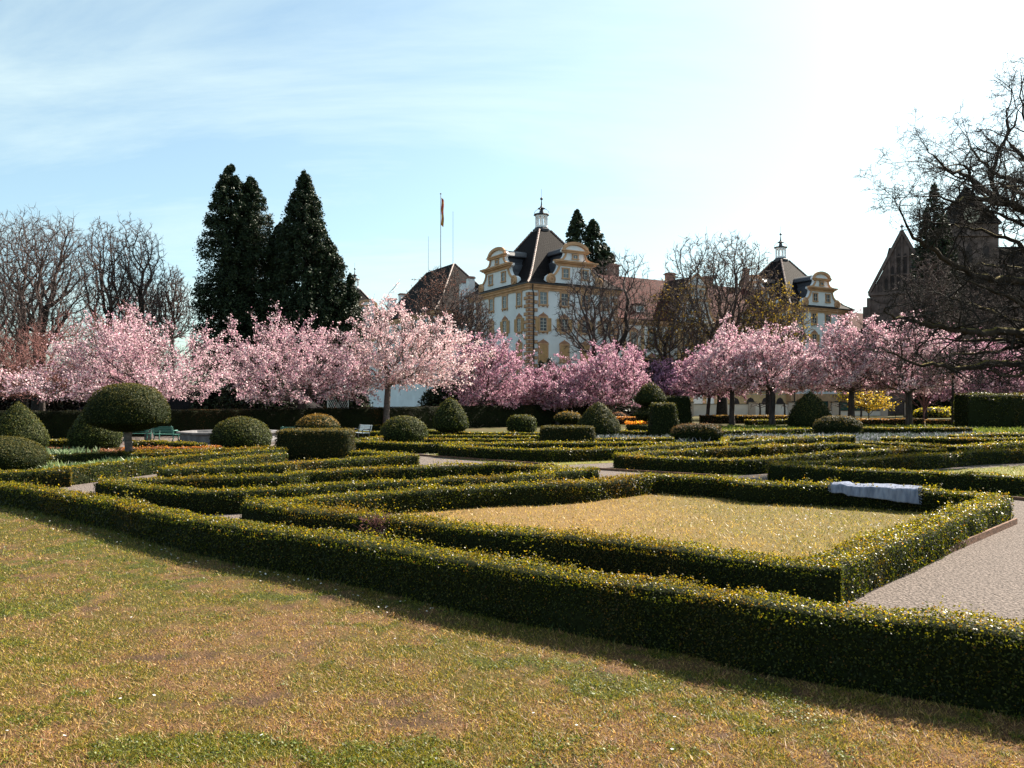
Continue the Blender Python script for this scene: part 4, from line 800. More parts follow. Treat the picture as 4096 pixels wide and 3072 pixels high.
# ================================================================== CLIPPED HEDGES
RED_PAL = [(0.16, 0.06, 0.045), (0.24, 0.1, 0.06), (0.1, 0.05, 0.03), (0.2, 0.14, 0.04)]
HL = HEDGE_LINES
G_BOX = 'low box hedges of the parterre'
hedge('box_hedge', HL['foreground'], 0.5, 'long straight box hedge crossing the whole foreground beside the near lawn', G_BOX, shoots=1.5)
QH = hedge('box_hedge', HL['quad'], 0.56, 'four-sided box hedge enclosing the dry lawn, with a blanket laid on it', G_BOX, shoots=1.6, cover=1.7)
hedge('box_hedge', HL['long_left'], 0.5, 'long narrow box hedge loop behind the left end of the foreground hedge', G_BOX)
hedge('box_hedge', HL['block_bed'], 0.5, 'box hedge round the large square yew block', G_BOX, orange=0.05)
hedge('box_hedge', HL['lit_left'], 0.55, 'box hedge at the left edge with a long sunlit flank facing the path', G_BOX)
hedge('box_hedge', HL['left_inner'], 0.5, 'curving box hedge behind the trunk of the mushroom yew', G_BOX, orange=0.08)
hedge('box_hedge', HL['left_mid'], 0.4, 'short box hedge between the two pointed yews on the left', G_BOX)
hedge('box_hedge', HL['left_mid2'], 0.5, 'dark box hedge in front of the left bench', G_BOX)
hedge('box_hedge', HL['left_low'], 0.5, 'low box hedge running toward the wide dome left of the fountain', G_BOX, orange=0.06)
hedge('barberry_hedge', HL['red_low'], 0.7, 'very low reddish hedge in front of the fountain basin', 'low red hedges', pal=RED_PAL, wts=(3, 3, 2, 1))
hedge('box_hedge', HL['dome_bed'], 0.5, 'box hedge in front of the dome yew by the white bench', G_BOX)
hedge('box_hedge', HL['mid'], 0.5, 'box hedge with rounded end in the middle, before the small square block', G_BOX)
hedge('box_hedge', HL['centre'], 0.5, 'box hedge loop right of centre with a rounded left end over a grass verge', G_BOX)
hedge('box_hedge', HL['right'], 0.55, 'box hedge bed at the right edge enclosing bright green grass', G_BOX)
hedge('box_hedge', HL['curvy'], 0.5, 'box hedge dipping in a shallow curve near the right edge', G_BOX)
hedge('box_hedge', HL['curvy2'], 0.5, 'second curving box hedge, behind the dipping one at the right edge', G_BOX)
hedge('box_hedge', HL['curvy3'], 0.5, 'farthest short curving box hedge at the right edge', G_BOX)
hedge('box_hedge', HL['centre_far'], 0.5, 'straight box hedge ending square below the right pill-shaped yew', G_BOX)
hedge('box_hedge', HL['centre_far2'], 0.4, 'thin box hedge just in front of the silvery perennials', G_BOX)
hedge('box_hedge', HL['strip1'], 0.45, 'straight box hedge at the foot of the egg and the tapered block', G_BOX)
hedge('box_hedge', HL['strip2'], 0.45, 'long low box hedge behind the silvery perennials', G_BOX)
hedge('box_hedge', HL['strip3'], 0.6, 'dark box hedge under the right-hand cherry trunks', G_BOX)
hedge('box_hedge', HL['strip4'], 0.6, 'short dark box hedge left of the tall cone yew, by a cherry trunk', G_BOX)
hedge('box_hedge', HL['back1'], 0.6, 'short pale-topped box hedge against the tall dark hedge behind the white bench', G_BOX)
hedge('box_hedge', HL['back2'], 0.5, 'short box hedge just behind the white bench', G_BOX)
hedge('box_hedge', HL['back3'], 0.5, 'farthest box hedge strip behind the pear-shaped yew', G_BOX)
hedge('box_hedge', HL['back4'], 0.5, 'middle box hedge strip at the stem of the pear-shaped yew', G_BOX)
hedge('box_hedge', HL['back5'], 0.5, 'nearest box hedge strip right of the white-bench dome', G_BOX)
BR = [(0.16, 0.085, 0.06), (0.2, 0.1, 0.07), (0.09, 0.06, 0.035), (0.17, 0.13, 0.04)]
hedge('barberry_hedge', [[(32.5, 78, .65), (40, 78.5, .65)], [(40, 76.5, .6), (52, 77, .62)]], 0.8, 'low bronze hedge under the right cherries, before the gate', 'low red hedges', pal=BR, wts=(3, 2, 2, 1), shoots=0.4)
hedge('barberry_hedge', [[(20.5, 86, .85), (33, 84, .85)]], 1.0, 'low brown hedge in front of the white garden wall', 'low red hedges', pal=[(0.12, 0.08, 0.06), (0.08, 0.055, 0.045), (0.15, 0.1, 0.05)], wts=(2, 2, 1), shoots=0.4)
hedge('barberry_hedge', [[(10.6, 82, .75), (15.5, 83, .75)]], 0.9, 'low pink-red hedge left of the double mushroom yew', 'low red hedges', pal=[(0.26, 0.12, 0.09), (0.32, 0.17, 0.12), (0.16, 0.08, 0.06)], wts=(2, 2, 1), shoots=0.4)
DK = [(0.008, 0.01, 0.004), (0.012, 0.012, 0.005), (0.02, 0.017, 0.007)]
hedge('tall_hedge', [[(-62, 47, 1.75), (-38, 50, 1.76), (-28.0, 53.5, 1.77), (-19, 60, 1.8), (-12.2, 65.6, 1.86), (-2.5, 74, 1.96), (8.0, 83.0, 2.05)]], 1.2, 'tall dark clipped hedge closing the garden behind the fountain and benches', pal=DK, wts=(4, 3, 1), size_k=0.8, rough_amp=0.05, spread=0.5, shoots=0.3, leafmat='yew_leaf')
hedge('tall_hedge', [[(39.8, 70, 3.0), (60, 73, 3.05)], [(52, 66, 2.9), (80, 58, 2.9)]], 1.8, 'very tall clipped green hedge at the right edge with sunlit top', pal=[(0.015, 0.02, 0.006), (0.03, 0.038, 0.01), (0.06, 0.065, 0.016)], wts=(3, 3, 1.4), shoots=1.5, rough_amp=0.12)

# ================================================================== TOPIARY
GT = 'clipped yew shapes'
def pxp(px, D): return (px - 512) * D / 800.0
def zp(py, D): return 2.5 - (py - 400) * D / 800.0
def topiary(label, prof, px, D, name='clipped_yew', trunk=None, **k):
    X_ = pxp(px, D)
    root = empty(name, (X_, D, 0)); tag(root, label, 'topiary', GT)
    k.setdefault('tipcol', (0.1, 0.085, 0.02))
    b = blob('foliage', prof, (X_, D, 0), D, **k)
    me = b.data; n = len(me.vertices); co = np.zeros(n * 3, np.float32); me.vertices.foreach_get('co', co); co = co.reshape(-1, 3) - np.array([X_, D, 0], np.float32); me.vertices.foreach_set('co', co.ravel()); me.update(); b.parent = root
    if trunk:
        mb = MB(); r_, h_ = trunk; mb.tube([(0, 0, 0), (0.03, 0, h_ * 0.3), (-0.02, 0, h_ * 0.7), (0, 0, h_)], [r_ * 1.35, r_, r_ * 0.95, r_ * 1.3], 12)
        for a in range(4):
            an = a * 1.6 + 0.4; mb.tube([(0, 0, h_ * 0.8), (math.cos(an) * r_ * 2.5, math.sin(an) * r_ * 2.5, h_ * 1.15)], [r_ * 0.6, r_ * 0.4], 8)
        mb.build('trunk', M['pale_bark'], root, smooth=True)
    return root
GREEN_YEW = [(0.02, 0.031, 0.009), (0.036, 0.05, 0.012), (0.06, 0.075, 0.018)]
def dome(r, h, flat=0.0, n=10, under=0.12):
    p = [(r * (1 - under), 0.0), (r * 0.98, h * 0.18)]
    for i in range(1, n + 1):
        a = math.pi / 2 * i / n; p.append((r * math.cos(a) ** (1 - flat * 0.5), h * (0.3 + 0.7 * math.sin(a) ** (1.0))))
    p[2:2] = [(r, h * 0.3)]
    return p
def egg(r, h, low=0.25, tip=1.35):
    p = [(r * 0.8, 0.0), (r * 0.95, h * low * 0.5), (r, h * low)]
    for i in range(1, 13):
        t = i / 12; p.append((r * (1 - t ** tip) ** 0.85 if t < 1 else 0.0, h * (low + (1 - low) * t)))
    return p
topiary('pointed green egg-shaped yew at the far left edge', egg(1.3, 2.43), 18.5, 39, pal=GREEN_YEW, wts=(3, 3, 1.5))
topiary('broad low dome of yew cut off by the left edge', dome(1.36, 1.2), 5, 28.5)
topiary('green egg-shaped yew half hidden behind the big mushroom yew', egg(1.22, 2.5, 0.3), 95.5, 39.6, pal=GREEN_YEW, wts=(3, 3, 1.5))
topiary('big mushroom-shaped yew on a bare grey trunk, largest in the garden', [(0.45, 1.25), (1.0, 1.42), (1.5, 1.62), (1.53, 1.95), (1.5, 2.2), (1.38, 2.5), (1.18, 2.78), (0.9, 3.0), (0.5, 3.13), (0.0, 3.17)], 128.3, 32.2, trunk=(0.15, 1.5), sx=1.03, amp=0.03)
topiary('wide green dome in front of the fountain basin', dome(1.5, 1.63), 241.4, 41, pal=GREEN_YEW, wts=(3, 3, 1.5), cover=2.4)
topiary('large square clipped block with a flat top behind the long hedges', [(1.32, 0.0), (1.4, 0.3), (1.4, 1.1), (1.36, 1.2), (1.2, 1.23), (0.0, 1.23)], 317.1, 34.6, square=7, sx=1.12, sy=0.85, rot=math.radians(2), pal=[(0.016, 0.017, 0.005), (0.03, 0.03, 0.008), (0.055, 0.042, 0.012)], wts=(3, 3, 1), tipcol=(0.16, 0.12, 0.03))
topiary('orange-topped little mushroom yew showing above the large square block', [(0.4, 0.78), (0.9, 0.98), (1.08, 1.12), (1.08, 1.25), (0.92, 1.46), (0.65, 1.65), (0.3, 1.77), (0, 1.8)], 317.6, 40, trunk=(0.14, 0.85), tipcol=(0.3, 0.16, 0.03))
topiary('wide rounded green dome right of the white bench', dome(1.36, 1.57, 0.25), 404, 46.3, pal=GREEN_YEW, wts=(3, 3, 1.5), cover=2.4)
topiary('pear-shaped pointed yew on a short dark stem', [(0.3, 0.42), (0.85, 0.5), (1.1, 0.68), (1.15, 0.95), (1.09, 1.3), (0.93, 1.7), (0.68, 2.1), (0.34, 2.5), (0.0, 2.68)], 450.4, 52, trunk=(0.1, 0.55), pal=GREEN_YEW, wts=(3, 3, 1.5))
topiary('small rounded barrel-shaped yew left of the centre', [(0.95, 0.0), (1.06, 0.3), (1.08, 0.7), (1.04, 1.05), (0.85, 1.28), (0.5, 1.36), (0, 1.38)], 521.6, 59, pal=GREEN_YEW, wts=(3, 3, 1.5))
topiary('little mushroom yew left of the big egg, above the small square block', [(0.3, 0.95), (0.6, 1.0), (0.9, 1.15), (0.97, 1.28), (0.85, 1.48), (0.55, 1.64), (0, 1.72)], 567.9, 54, trunk=(0.12, 1.05), tipcol=(0.28, 0.17, 0.04))
topiary('smaller flat-topped clipped block with slanting sides, near the centre', [(1.32, 0.0), (1.36, 0.2), (1.28, 1.05), (1.22, 1.11), (1.0, 1.13), (0.0, 1.13)], 567.1, 41.7, square=7, sx=1.05, sy=0.8, pal=[(0.016, 0.017, 0.005), (0.03, 0.03, 0.008), (0.055, 0.042, 0.012)], wts=(3, 3, 1))
topiary('big dark egg-shaped yew with a sunlit right flank, at the centre', egg(1.42, 2.42, 0.22, 1.7), 598.3, 52)
t14 = topiary('tall yew cut as two stacked mushroom caps', [(0.25, 1.95), (0.8, 2.12), (1.2, 2.35), (1.26, 2.6), (1.14, 2.95), (0.88, 3.35), (0.55, 3.7), (0.22, 3.9), (0, 3.93)], 650.2, 66, trunk=(0.16, 1.9))
b2 = blob('foliage', [(0.3, 0.75), (0.9, 0.95), (1.3, 1.2), (1.38, 1.32), (1.15, 1.55), (0.6, 1.9), (0, 2.05)], (0, 0, 0), 66, tipcol=(0.13, 0.1, 0.03)); b2.parent = t14
topiary('tapered flat-topped yew block, sunlit on its right edge, between egg and pill', [(0.98, 0.0), (0.95, 0.6), (0.86, 1.5), (0.78, 2.15), (0.7, 2.27), (0, 2.3)], 663, 52.6, square=6)
topiary('dark tapered yew block, taller and farther, behind the sunlit one', [(1.48, 0.0), (1.42, 1.2), (1.3, 2.6), (1.24, 2.78), (1.1, 2.83), (0, 2.84)], 675.5, 80, square=8, tipcol=(0.03, 0.03, 0.01))
topiary('long pill-shaped low yew in front of the two tapered blocks', [(0.55, 0.0), (0.72, 0.3), (0.75, 0.6), (0.66, 0.9), (0.45, 1.07), (0, 1.13)], 696.5, 46.5, sx=2.05, square=2.6, tipcol=(0.2, 0.11, 0.07))
topiary('very large dark cone-shaped yew before the white garden wall', egg(1.9, 3.3, 0.12, 1.75), 809.8, 71)
topiary('rounded pill-shaped dark yew to the right of the large cone', [(0.7, 0.0), (0.9, 0.35), (0.93, 0.7), (0.82, 1.05), (0.55, 1.32), (0.25, 1.4), (0, 1.41)], 837.9, 55, sx=1.78, square=2.5, tipcol=(0.16, 0.11, 0.06))
topiary('tiny dark clipped block between the big egg and the tapered yew', [(1.1, 0), (1.15, 0.3), (1.1, 0.46), (0.9, 0.5), (0, 0.5)], 640.7, 64, square=5, sy=0.6)
YG = [(0.2, 0.2, 0.03), (0.12, 0.13, 0.025), (0.2, 0.12, 0.04)]
topiary('yellow-green round shrub beside the birch stem, left one', [(1.4, 0), (1.6, 0.4), (1.5, 1.0), (1.0, 1.35), (0, 1.45)], 932, 112, name='round_shrub', pal=YG, wts=(3, 2, 2), tipcol=(0.4, 0.36, 0.06), sx=1.5, leafmat='box_leaf')
topiary('yellow-green round shrub right behind the birch stem', [(1.4, 0), (1.6, 0.4), (1.5, 1.1), (1.0, 1.4), (0, 1.5)], 951, 114, name='round_shrub', pal=YG, wts=(3, 2, 3), tipcol=(0.4, 0.34, 0.08), sx=1.25, leafmat='box_leaf')
topiary('small round red-brown shrub at the left end of the pink-red hedge', [(0.75, 0), (0.85, 0.4), (0.75, 0.95), (0.4, 1.15), (0, 1.2)], 618.5, 84, name='round_shrub', pal=[(0.2, 0.1, 0.08), (0.14, 0.07, 0.05)], wts=(2, 1), tipcol=(0.3, 0.17, 0.13))

# spiky bulbs and perennials
def plants(name, label, cat, poly, n, h0, h1, w, pal, wts, lean=0.35, zb=0.0):
    P = np.array(poly); x0, y0 = P.min(0); x1, y1 = P.max(0); X = NP.uniform(x0, x1, n * 4); Y = NP.uniform(y0, y1, n * 4); k = inpoly(X, Y, poly); X, Y = X[k][:n], Y[k][:n]; n = len(X)
    cl = vnoise(X * 1.7, Y * 1.7, 8); k = cl > 0.28; X, Y = X[k], Y[k]; n = len(X); h = NP.uniform(h0, h1, n) * (0.6 + 0.6 * vnoise(X * 2, Y * 2, 99)); a = NP.uniform(0, 6.28, n); t = np.stack([np.cos(a), np.sin(a), np.zeros(n)], 1) * (w * NP.uniform(0.6, 1.3, n))[:, None] / 2
    B = np.stack([X, Y, np.full(n, zb)], 1); l = NP.normal(0, lean, (n, 2)) * h[:, None]; mid = B + np.stack([l[:, 0] * 0.35, l[:, 1] * 0.35, h * 0.6], 1); top = B + np.stack([l[:, 0], l[:, 1], h], 1)
    V = np.stack([B - t * 0.6, B + t * 0.6, mid + t, top, mid - t], 1).reshape(-1, 3); F = np.arange(n * 5).reshape(n, 5); col = np.repeat(palette_mix(n, pal, wts, 0.2), 5, axis=0)
    o = link_mesh(name, np_mesh(name, V, F, col), M['plant_leaf']); return tag(o, label, cat, kind='stuff')
plants('bulb_leaves', 'upright pale green bulb leaves round the mushroom yew trunk', 'spring plants', [(-19, 29.5), (-16.5, 28), (-12.9, 31), (-13.4, 34), (-17, 33)], 2600, 0.16, 0.36, 0.045, [(0.2, 0.26, 0.1), (0.14, 0.2, 0.07), (0.4, 0.44, 0.32)], [3, 3, 1])
plants('bulb_leaves', 'grey-green bulb leaves between the two pointed yews at left', 'spring plants', [(-24.5, 36), (-20, 35.5), (-19.5, 38), (-24.5, 39)], 1200, 0.16, 0.34, 0.05, [(0.2, 0.25, 0.14), (0.14, 0.2, 0.09)], [3, 3])
plants('ground_cover', 'low red-brown ground cover beside the left bulb leaves', 'ground cover', [(-26, 39), (-19.5, 38.2), (-17, 36.5), (-14, 37), (-13.5, 40), (-25, 41)], 4000, 0.08, 0.2, 0.07, [(0.24, 0.1, 0.06), (0.3, 0.15, 0.08), (0.14, 0.1, 0.04)], [3, 2, 2], lean=0.7)
SIL = [(0.13, 0.14, 0.15), (0.06, 0.08, 0.06), (0.24, 0.25, 0.3), (0.04, 0.06, 0.03)]
plants('perennials', 'silvery flowering perennials in a long band right of centre', 'perennials', [(9.3, 45), (16, 47), (27, 50), (34, 52), (33, 55.5), (24, 54), (14, 52.5), (9, 50)], 12000, 0.12, 0.4, 0.06, SIL, [3, 3, 2, 2], lean=0.5)
plants('perennials', 'small patch of silvery perennials by the foot of the big egg yew', 'perennials', [(5.2, 48), (9, 48), (9, 51), (5.2, 51)], 1500, 0.15, 0.45, 0.05, SIL, [3, 3, 2, 2], lean=0.5)
plants('spring_foliage', 'fresh yellow-green foliage under the right-hand cherries', 'spring plants', [(14, 60), (24, 59), (36, 59.5), (44, 56), (60, 58), (60, 75), (20, 74)], 16000, 0.1, 0.34, 0.1, [(0.14, 0.165, 0.022), (0.08, 0.11, 0.016), (0.2, 0.21, 0.04)], [3, 3, 1], lean=0.6)
plants('ground_cover', 'low green planting among the middle hedge strips', 'ground cover', [(-10, 47), (-4, 43), (8, 43), (14, 46), (13, 60), (-12, 60)], 9000, 0.06, 0.2, 0.07, [(0.12, 0.16, 0.03), (0.2, 0.18, 0.05), (0.2, 0.1, 0.05)], [4, 2, 1], lean=0.7)
plants('orange_flowers', 'orange and yellow flowers before the pink-red hedge', 'flowers', [(11.5, 79.5), (15, 79.5), (15, 81), (11.5, 81)], 500, 0.2, 0.5, 0.16, [(0.7, 0.25, 0.03), (0.75, 0.45, 0.04)], [2, 1], lean=0.6)

# ================================================================== TREES
PINK = [(0.74, 0.48, 0.54), (0.82, 0.61, 0.64), (0.54, 0.29, 0.37), (0.88, 0.75, 0.74)]
MAUVE = [(0.6, 0.33, 0.43), (0.7, 0.45, 0.52), (0.4, 0.19, 0.29), (0.8, 0.6, 0.65)]
PALE = [(0.86, 0.62, 0.62), (0.9, 0.74, 0.72), (0.74, 0.44, 0.48), (0.92, 0.82, 0.79)]
GC = 'pink blossoming cherry trees'
def cherry(label, px_b, D, l, r, top, zlow, seed, r0, pal=PINK, n=21000, trunk=2.3, w=(3, 3, 2, 2), bark='bark', lean=(0, 0), fs=1.0):
    X_ = pxp(px_b, D); W = (r - l) * D / 800; cx = ((l + r) / 2 - px_b) * D / 800
    return tree('cherry_tree', label, 'cherry tree', (X_, D, 0), W, zp(top, D) - 0.15, zlow, CHERRY, seed, r0, trunk, GC, cx, flowers=int(n * 1.1), fsize=0.002 * D * fs, fjit=0.26, fpal=pal, fw=w, bark=bark, lean=lean, tw=0.00028 * D, depth=min(W, 11), N=800, twigs=4, alpha=0.4)
cherry('widest cherry tree in pink blossom, above the big mushroom yew at left', 149, 50, 24, 246, 319, 2.5, 3, 0.24, PINK, 30000, 2.4, bark='pale_bark')
cherry('pink cherry tree above the orange-topped mushroom yew', 301, 62, 232, 368, 316, 2.2, 8, 0.3, PINK, 26000, 2.3)
cherry('pale cherry tree with tall bare grey trunk right of the large square block', 386, 66, 336, 470, 303, 3.6, 21, 0.26, PALE, 26000, 3.2, bark='pale_bark')
cherry('deeper pink cherry tree behind the tall hedge, left of the palace corner', 480, 77, 440, 534, 336, 1.9, 31, 0.2, MAUVE, 20000, 2.0)
cherry('small deep pink cherry tree directly below the palace corner', 557, 79, 520, 586, 362, 1.7, 44, 0.18, MAUVE, 15000, 1.8)
cherry('deep pink cherry tree with forked trunk behind the big egg yew', 609, 81, 562, 652, 344, 1.9, 52, 0.22, MAUVE, 21000, 2.2)
cherry('small mauve cherry tree behind the double mushroom yew', 664, 99, 636, 690, 362, 3.0, 63, 0.16, [(0.45, 0.25, 0.4), (0.55, 0.32, 0.46), (0.36, 0.18, 0.3)], 9000, 2.6, w=(2, 2, 2))
cherry('pink cherry tree with thin slightly leaning trunk behind the tapered blocks', 707, 87, 676, 750, 344, 2.7, 71, 0.2, MAUVE, 17000, 2.8, lean=(0.06, 0))
cherry('pink cherry tree with straight dark trunk, right of the tapered blocks', 732, 80, 690, 778, 330, 3.3, 82, 0.26, PINK, 22000, 2.7)
cherry('pink cherry tree with thick dark trunk left of the large cone yew', 772, 76, 730, 826, 324, 3.3, 95, 0.28, PINK, 23000, 2.8)
cherry('pink cherry tree rising behind the right pill-shaped yew', 852, 76, 804, 892, 318, 3.2, 103, 0.28, PINK, 22000, 2.8)
cherry('pink cherry tree with smooth grey trunk in front of the iron gate', 909, 74, 858, 960, 324, 3.2, 118, 0.29, PINK, 23000, 3.0)
cherry('pink cherry tree behind the birch stem, under the oak boughs', 975, 84, 915, 1032, 332, 2.6, 127, 0.22, MAUVE, 20000, 2.4)
cherry('pink cherry tree showing above the tall hedge at the right edge', 1045, 86, 980, 1100, 335, 3.0, 139, 0.22, MAUVE, 17000, 2.4)
# not yet in flower
tree('budding_tree', 'leafless reddish budding tree at left, below the tall bare trees', 'bare tree', (pxp(42, 58), 58, 0), 10.5, zp(322, 58), 2.6, CHERRY, 201, 0.2, 2.4, 'bare trees', 0.0, flowers=1600, fsize=0.08, fpal=[(0.5, 0.3, 0.3)], fw=[1], twigm='red_twig', tw=0.014, N=1300, twigs=4)
tree('budding_tree', 'leafless reddish budding tree rising behind the widest cherry', 'bare tree', (pxp(112, 66), 66, 0), 8.5, zp(316, 66), 3.0, CHERRY, 207, 0.2, 2.8, 'bare trees', 0.0, flowers=900, fsize=0.09, fpal=[(0.4, 0.22, 0.22)], fw=[1], twigm='red_twig', tw=0.015, N=1100, twigs=4)
GB = 'bare trees'
def bare(label, px_b, D, l, r, top, zlow, seed, r0, P=LIME, trunk=4.0, tw=0.00024, **k):
    k.setdefault('N', 1900); k.setdefault('alpha', 0.26)
    X_ = pxp(px_b, D); W = (r - l) * D / 800; cx = ((l + r) / 2 - px_b) * D / 800
    return tree('bare_tree', label, 'bare tree', (X_, D, 0), W, zp(top, D), zlow, P, seed, r0, trunk, GB, cx, tw=tw * D, bark='dark_bark', **k)
bare('tall bare tree with several stems at the left edge', 22, 88, -40, 72, 216, 7, 301, 0.55, trunk_lvl=1)
bare('second tall bare tree from the left, thick trunk behind the tall hedge', 38, 82, 4, 94, 214, 8, 302, 0.62)
bare('bare tree with upright twin crown left of the giant conifers', 108, 88, 78, 134, 224, 7, 303, 0.45)
bare('bare tree with rounded crown just right of the twin-crowned one', 134, 90, 108, 166, 222, 7, 305, 0.45)
bare('smallest bare tree, thin and open, next to the giant conifers', 172, 98, 154, 192, 268, 10, 306, 0.25, OAK)
bare('dense dark bare tree filling the left edge behind the tall hedge', -6, 78, -60, 44, 262, 4, 307, 0.5, OAK)
bare('low dense bare tree behind the widest cherry tree', 142, 100, 118, 170, 282, 6, 308, 0.4, OAK)
bare('bare tree thick with buds in front of the hip-roofed block', 442, 92, 408, 474, 266, 8, 311, 0.3, OAK, N=1000, flowers=3500, fsize=0.14, fpal=[(0.14, 0.08, 0.06), (0.22, 0.12, 0.09)], fw=[1, 1], leaf_lvl=3)
bare('black crooked bare tree against the left face of the palace corner', 466, 90, 452, 496, 290, 7, 317, 0.28, OAK)
bare('knotty bare tree before the right face of the palace corner', 594, 96, 556, 624, 262, 8, 321, 0.42, OAK, N=800, tw=0.00028)
bare('leaning bare tree with thin open top, right of the palace corner gable', 604, 95, 596, 650, 250, 8, 324, 0.42, OAK, N=850, lean=(0.12, 0), tw=0.00024)
bare('great bare tree with fan-shaped crown in front of the red-roofed wing', 722, 110, 664, 776, 236, 7, 331, 0.7, LIME, trunk=4, tw=0.00024, N=2600, flowers=4500, fsize=0.16, fpal=[(0.2, 0.16, 0.08), (0.15, 0.11, 0.08)], fw=[1, 1], leaf_lvl=4)
YEL = [(0.42, 0.3, 0.03), (0.55, 0.38, 0.04), (0.25, 0.2, 0.04)]
bare('low spreading tree with first yellow leaves, left of the great bare tree', 668, 104, 634, 712, 284, 6, 337, 0.35, OAK, flowers=3200, fsize=0.18, fpal=[(0.3, 0.2, 0.04), (0.12, 0.09, 0.03), (0.5, 0.34, 0.04)], fw=[2, 2, 1], leaf_lvl=3)
bare('tree with bright yellow young leaves before the right pavilion', 768, 106, 738, 806, 284, 8, 341, 0.3, OAK, flowers=3400, fsize=0.2, fpal=YEL, fw=[3, 2, 2], leaf_lvl=4)
bare('thin bare tree standing in front of the church gable', 925, 104, 900, 960, 252, 9, 346, 0.25, OAK)
bare('slender bare tree at the right, before the church nave', 985, 110, 950, 1040, 262, 6, 348, 0.3, OAK)

# birch-like stem
tree('slim_tree', 'slim dark knobbly stem beside the yellow-green round shrubs', 'bare tree', (pxp(953, 72), 72, 0), 7.0, zp(345, 72), 5.2, OAK, 361, 0.13, 5.0, GB, 0.0, bark='dark_bark', tw=0.02, N=700)
BUSH = dict(n=[2, 6, 5, 3], kids=[14, 8, 5], start=[0.1, 0.15, 0.1], gn=[0.05, 0.12, 0.15, 0.2], up=[0, 0.03, 0.03, 0.02], tap=[0.3, 0.7, 0.8, 0.6], ang=[38, 28, 30], angv=9, len=[5.0, 0.55, 0.5], fall=0.3, rad=[0.5, 0.6, 0.6])
tree('forsythia', 'yellow flowering forsythia bush in front of the low white wall', 'bush', (pxp(869, 104), 104, 0), 7.0, 4.6, 0.6, BUSH, 371, 0.08, 0.5, None, 0.0, flowers=1500, fsize=0.26, fpal=[(0.85, 0.55, 0.04), (0.9, 0.68, 0.1)], fw=[1, 1], leaf_lvl=1, tw=0.03, fmat='plant_leaf')
tree('red_stemmed_bush', 'leafless bush with reddish upright stems left of the birch stem', 'bush', (pxp(924, 100), 100, 0), 7.5, 9.0, 0.7, BUSH, 377, 0.09, 0.6, None, 0.0, bark='red_twig', twigm='red_twig', tw=0.032)

CON = [(0.011, 0.021, 0.011), (0.018, 0.031, 0.014), (0.028, 0.042, 0.017)]
conifer('giant_conifer', 'giant dark twin-topped conifer, the left of the large pair', (pxp(236, 95), 95, 0), [(-0.7, 0, 30.2, 4.3, 0, 3.0), (1.5, 0.8, 29.0, 4.1, 0, 3.2), (4.9, 1, 23.6, 2.5, 0, 3.4)], 5, CON, 250000, 0.25, 'giant conifers')
conifer('giant_conifer', 'giant dark cone-shaped conifer, right of the twin-topped one', (pxp(305, 95), 95, 0), [(0, 0, 29.4, 5.2, 0, 1.7), (2.8, 0, 21.5, 4.0, 0, 2.2), (5.4, 0, 17.2, 2.2, 0, 2.4)], 9, CON, 230000, 0.25, 'giant conifers')
conifer('giant_conifer', 'dark conifer rising behind the roof of the palace corner', (pxp(580, 165), 165, 0), [(-0.6, 0, 41.5, 4.2, 10, 2.6), (2.6, 0, 39.5, 4.4, 10, 3.2), (5.0, 0, 34.5, 4.0, 10, 3.4)], 15, CON, 42000, 0.6, 'giant conifers')
conifer('giant_conifer', 'thin see-through conifer left of the church tower', (pxp(934, 124), 124, 0), [(0, 0, 36, 2.6, 14, 2.6), (-1.3, 0, 32, 2.2, 14, 2.6), (1.4, 0, 31, 2.4, 14, 2.6)], 19, CON, 12000, 0.42, 'giant conifers')
SHR = [(0.02, 0.028, 0.012), (0.03, 0.04, 0.016), (0.014, 0.02, 0.01)]
for i, (px_, D_, h_, r_, lb) in enumerate([(541, 93, 6.9, 1.1, 'small dark spiky conifer just left of the palace corner'), (549, 94, 7.2, 1.2, 'small dark spiky conifer at the palace corner pipe'), (634, 100, 9.0, 3.4, 'dark evergreen bush at the foot of the leaning bare tree'), (262, 80, 5.6, 3.4, 'dark evergreen mass between the two nearest cherries'),
        (228, 84, 5.0, 3.0, 'dark evergreen bush right of the barn roof'), (455, 88, 4.6, 3.2, 'dark evergreen bush behind the tall hedge, left of the pear yew'), (512, 92, 4.8, 3.4, 'dark evergreen bush behind the deeper pink cherry'), (598, 92, 4.6, 4.4, 'dark evergreen bush behind the forked cherry'), (560, 96, 4.4, 3.6, 'dark evergreen bush low behind the smallest pink cherry'),
        (655, 108, 6.0, 3.5, 'dark evergreen bush behind the mauve cherry'), (940, 118, 6.0, 3.5, 'dark evergreen bush behind the green netting'), (350, 90, 4.8, 1.6, 'narrow dark evergreen between two cherry trunks'), (20, 96, 6.5, 6.0, 'dark undergrowth bush at the far left behind the tall hedge'), (80, 100, 7.0, 6.5, 'dark undergrowth bush behind the second bare tree'), (125, 104, 6.5, 5.0, 'dark undergrowth bush behind the widest cherry')]):
    conifer('evergreen_bush' if h_ < 6.6 or r_ > 2 else 'small_conifer', lb, (pxp(px_, D_), D_, 0), [(0, 0, h_, r_, 0, 3.0 if r_ > 2 else 1.2), (r_ * .6, 0.5, h_ * .82, r_ * .7, 0, 3.0), (-r_ * .6, -0.3, h_ * .86, r_ * .7, 0, 3.0)], 40 + i, SHR if i < 12 else [(0.07, 0.05, 0.035), (0.05, 0.05, 0.03), (0.035, 0.03, 0.02)], 3200 + int(900 * r_), 0.34, 'dark evergreens', trunk_r=0.2)

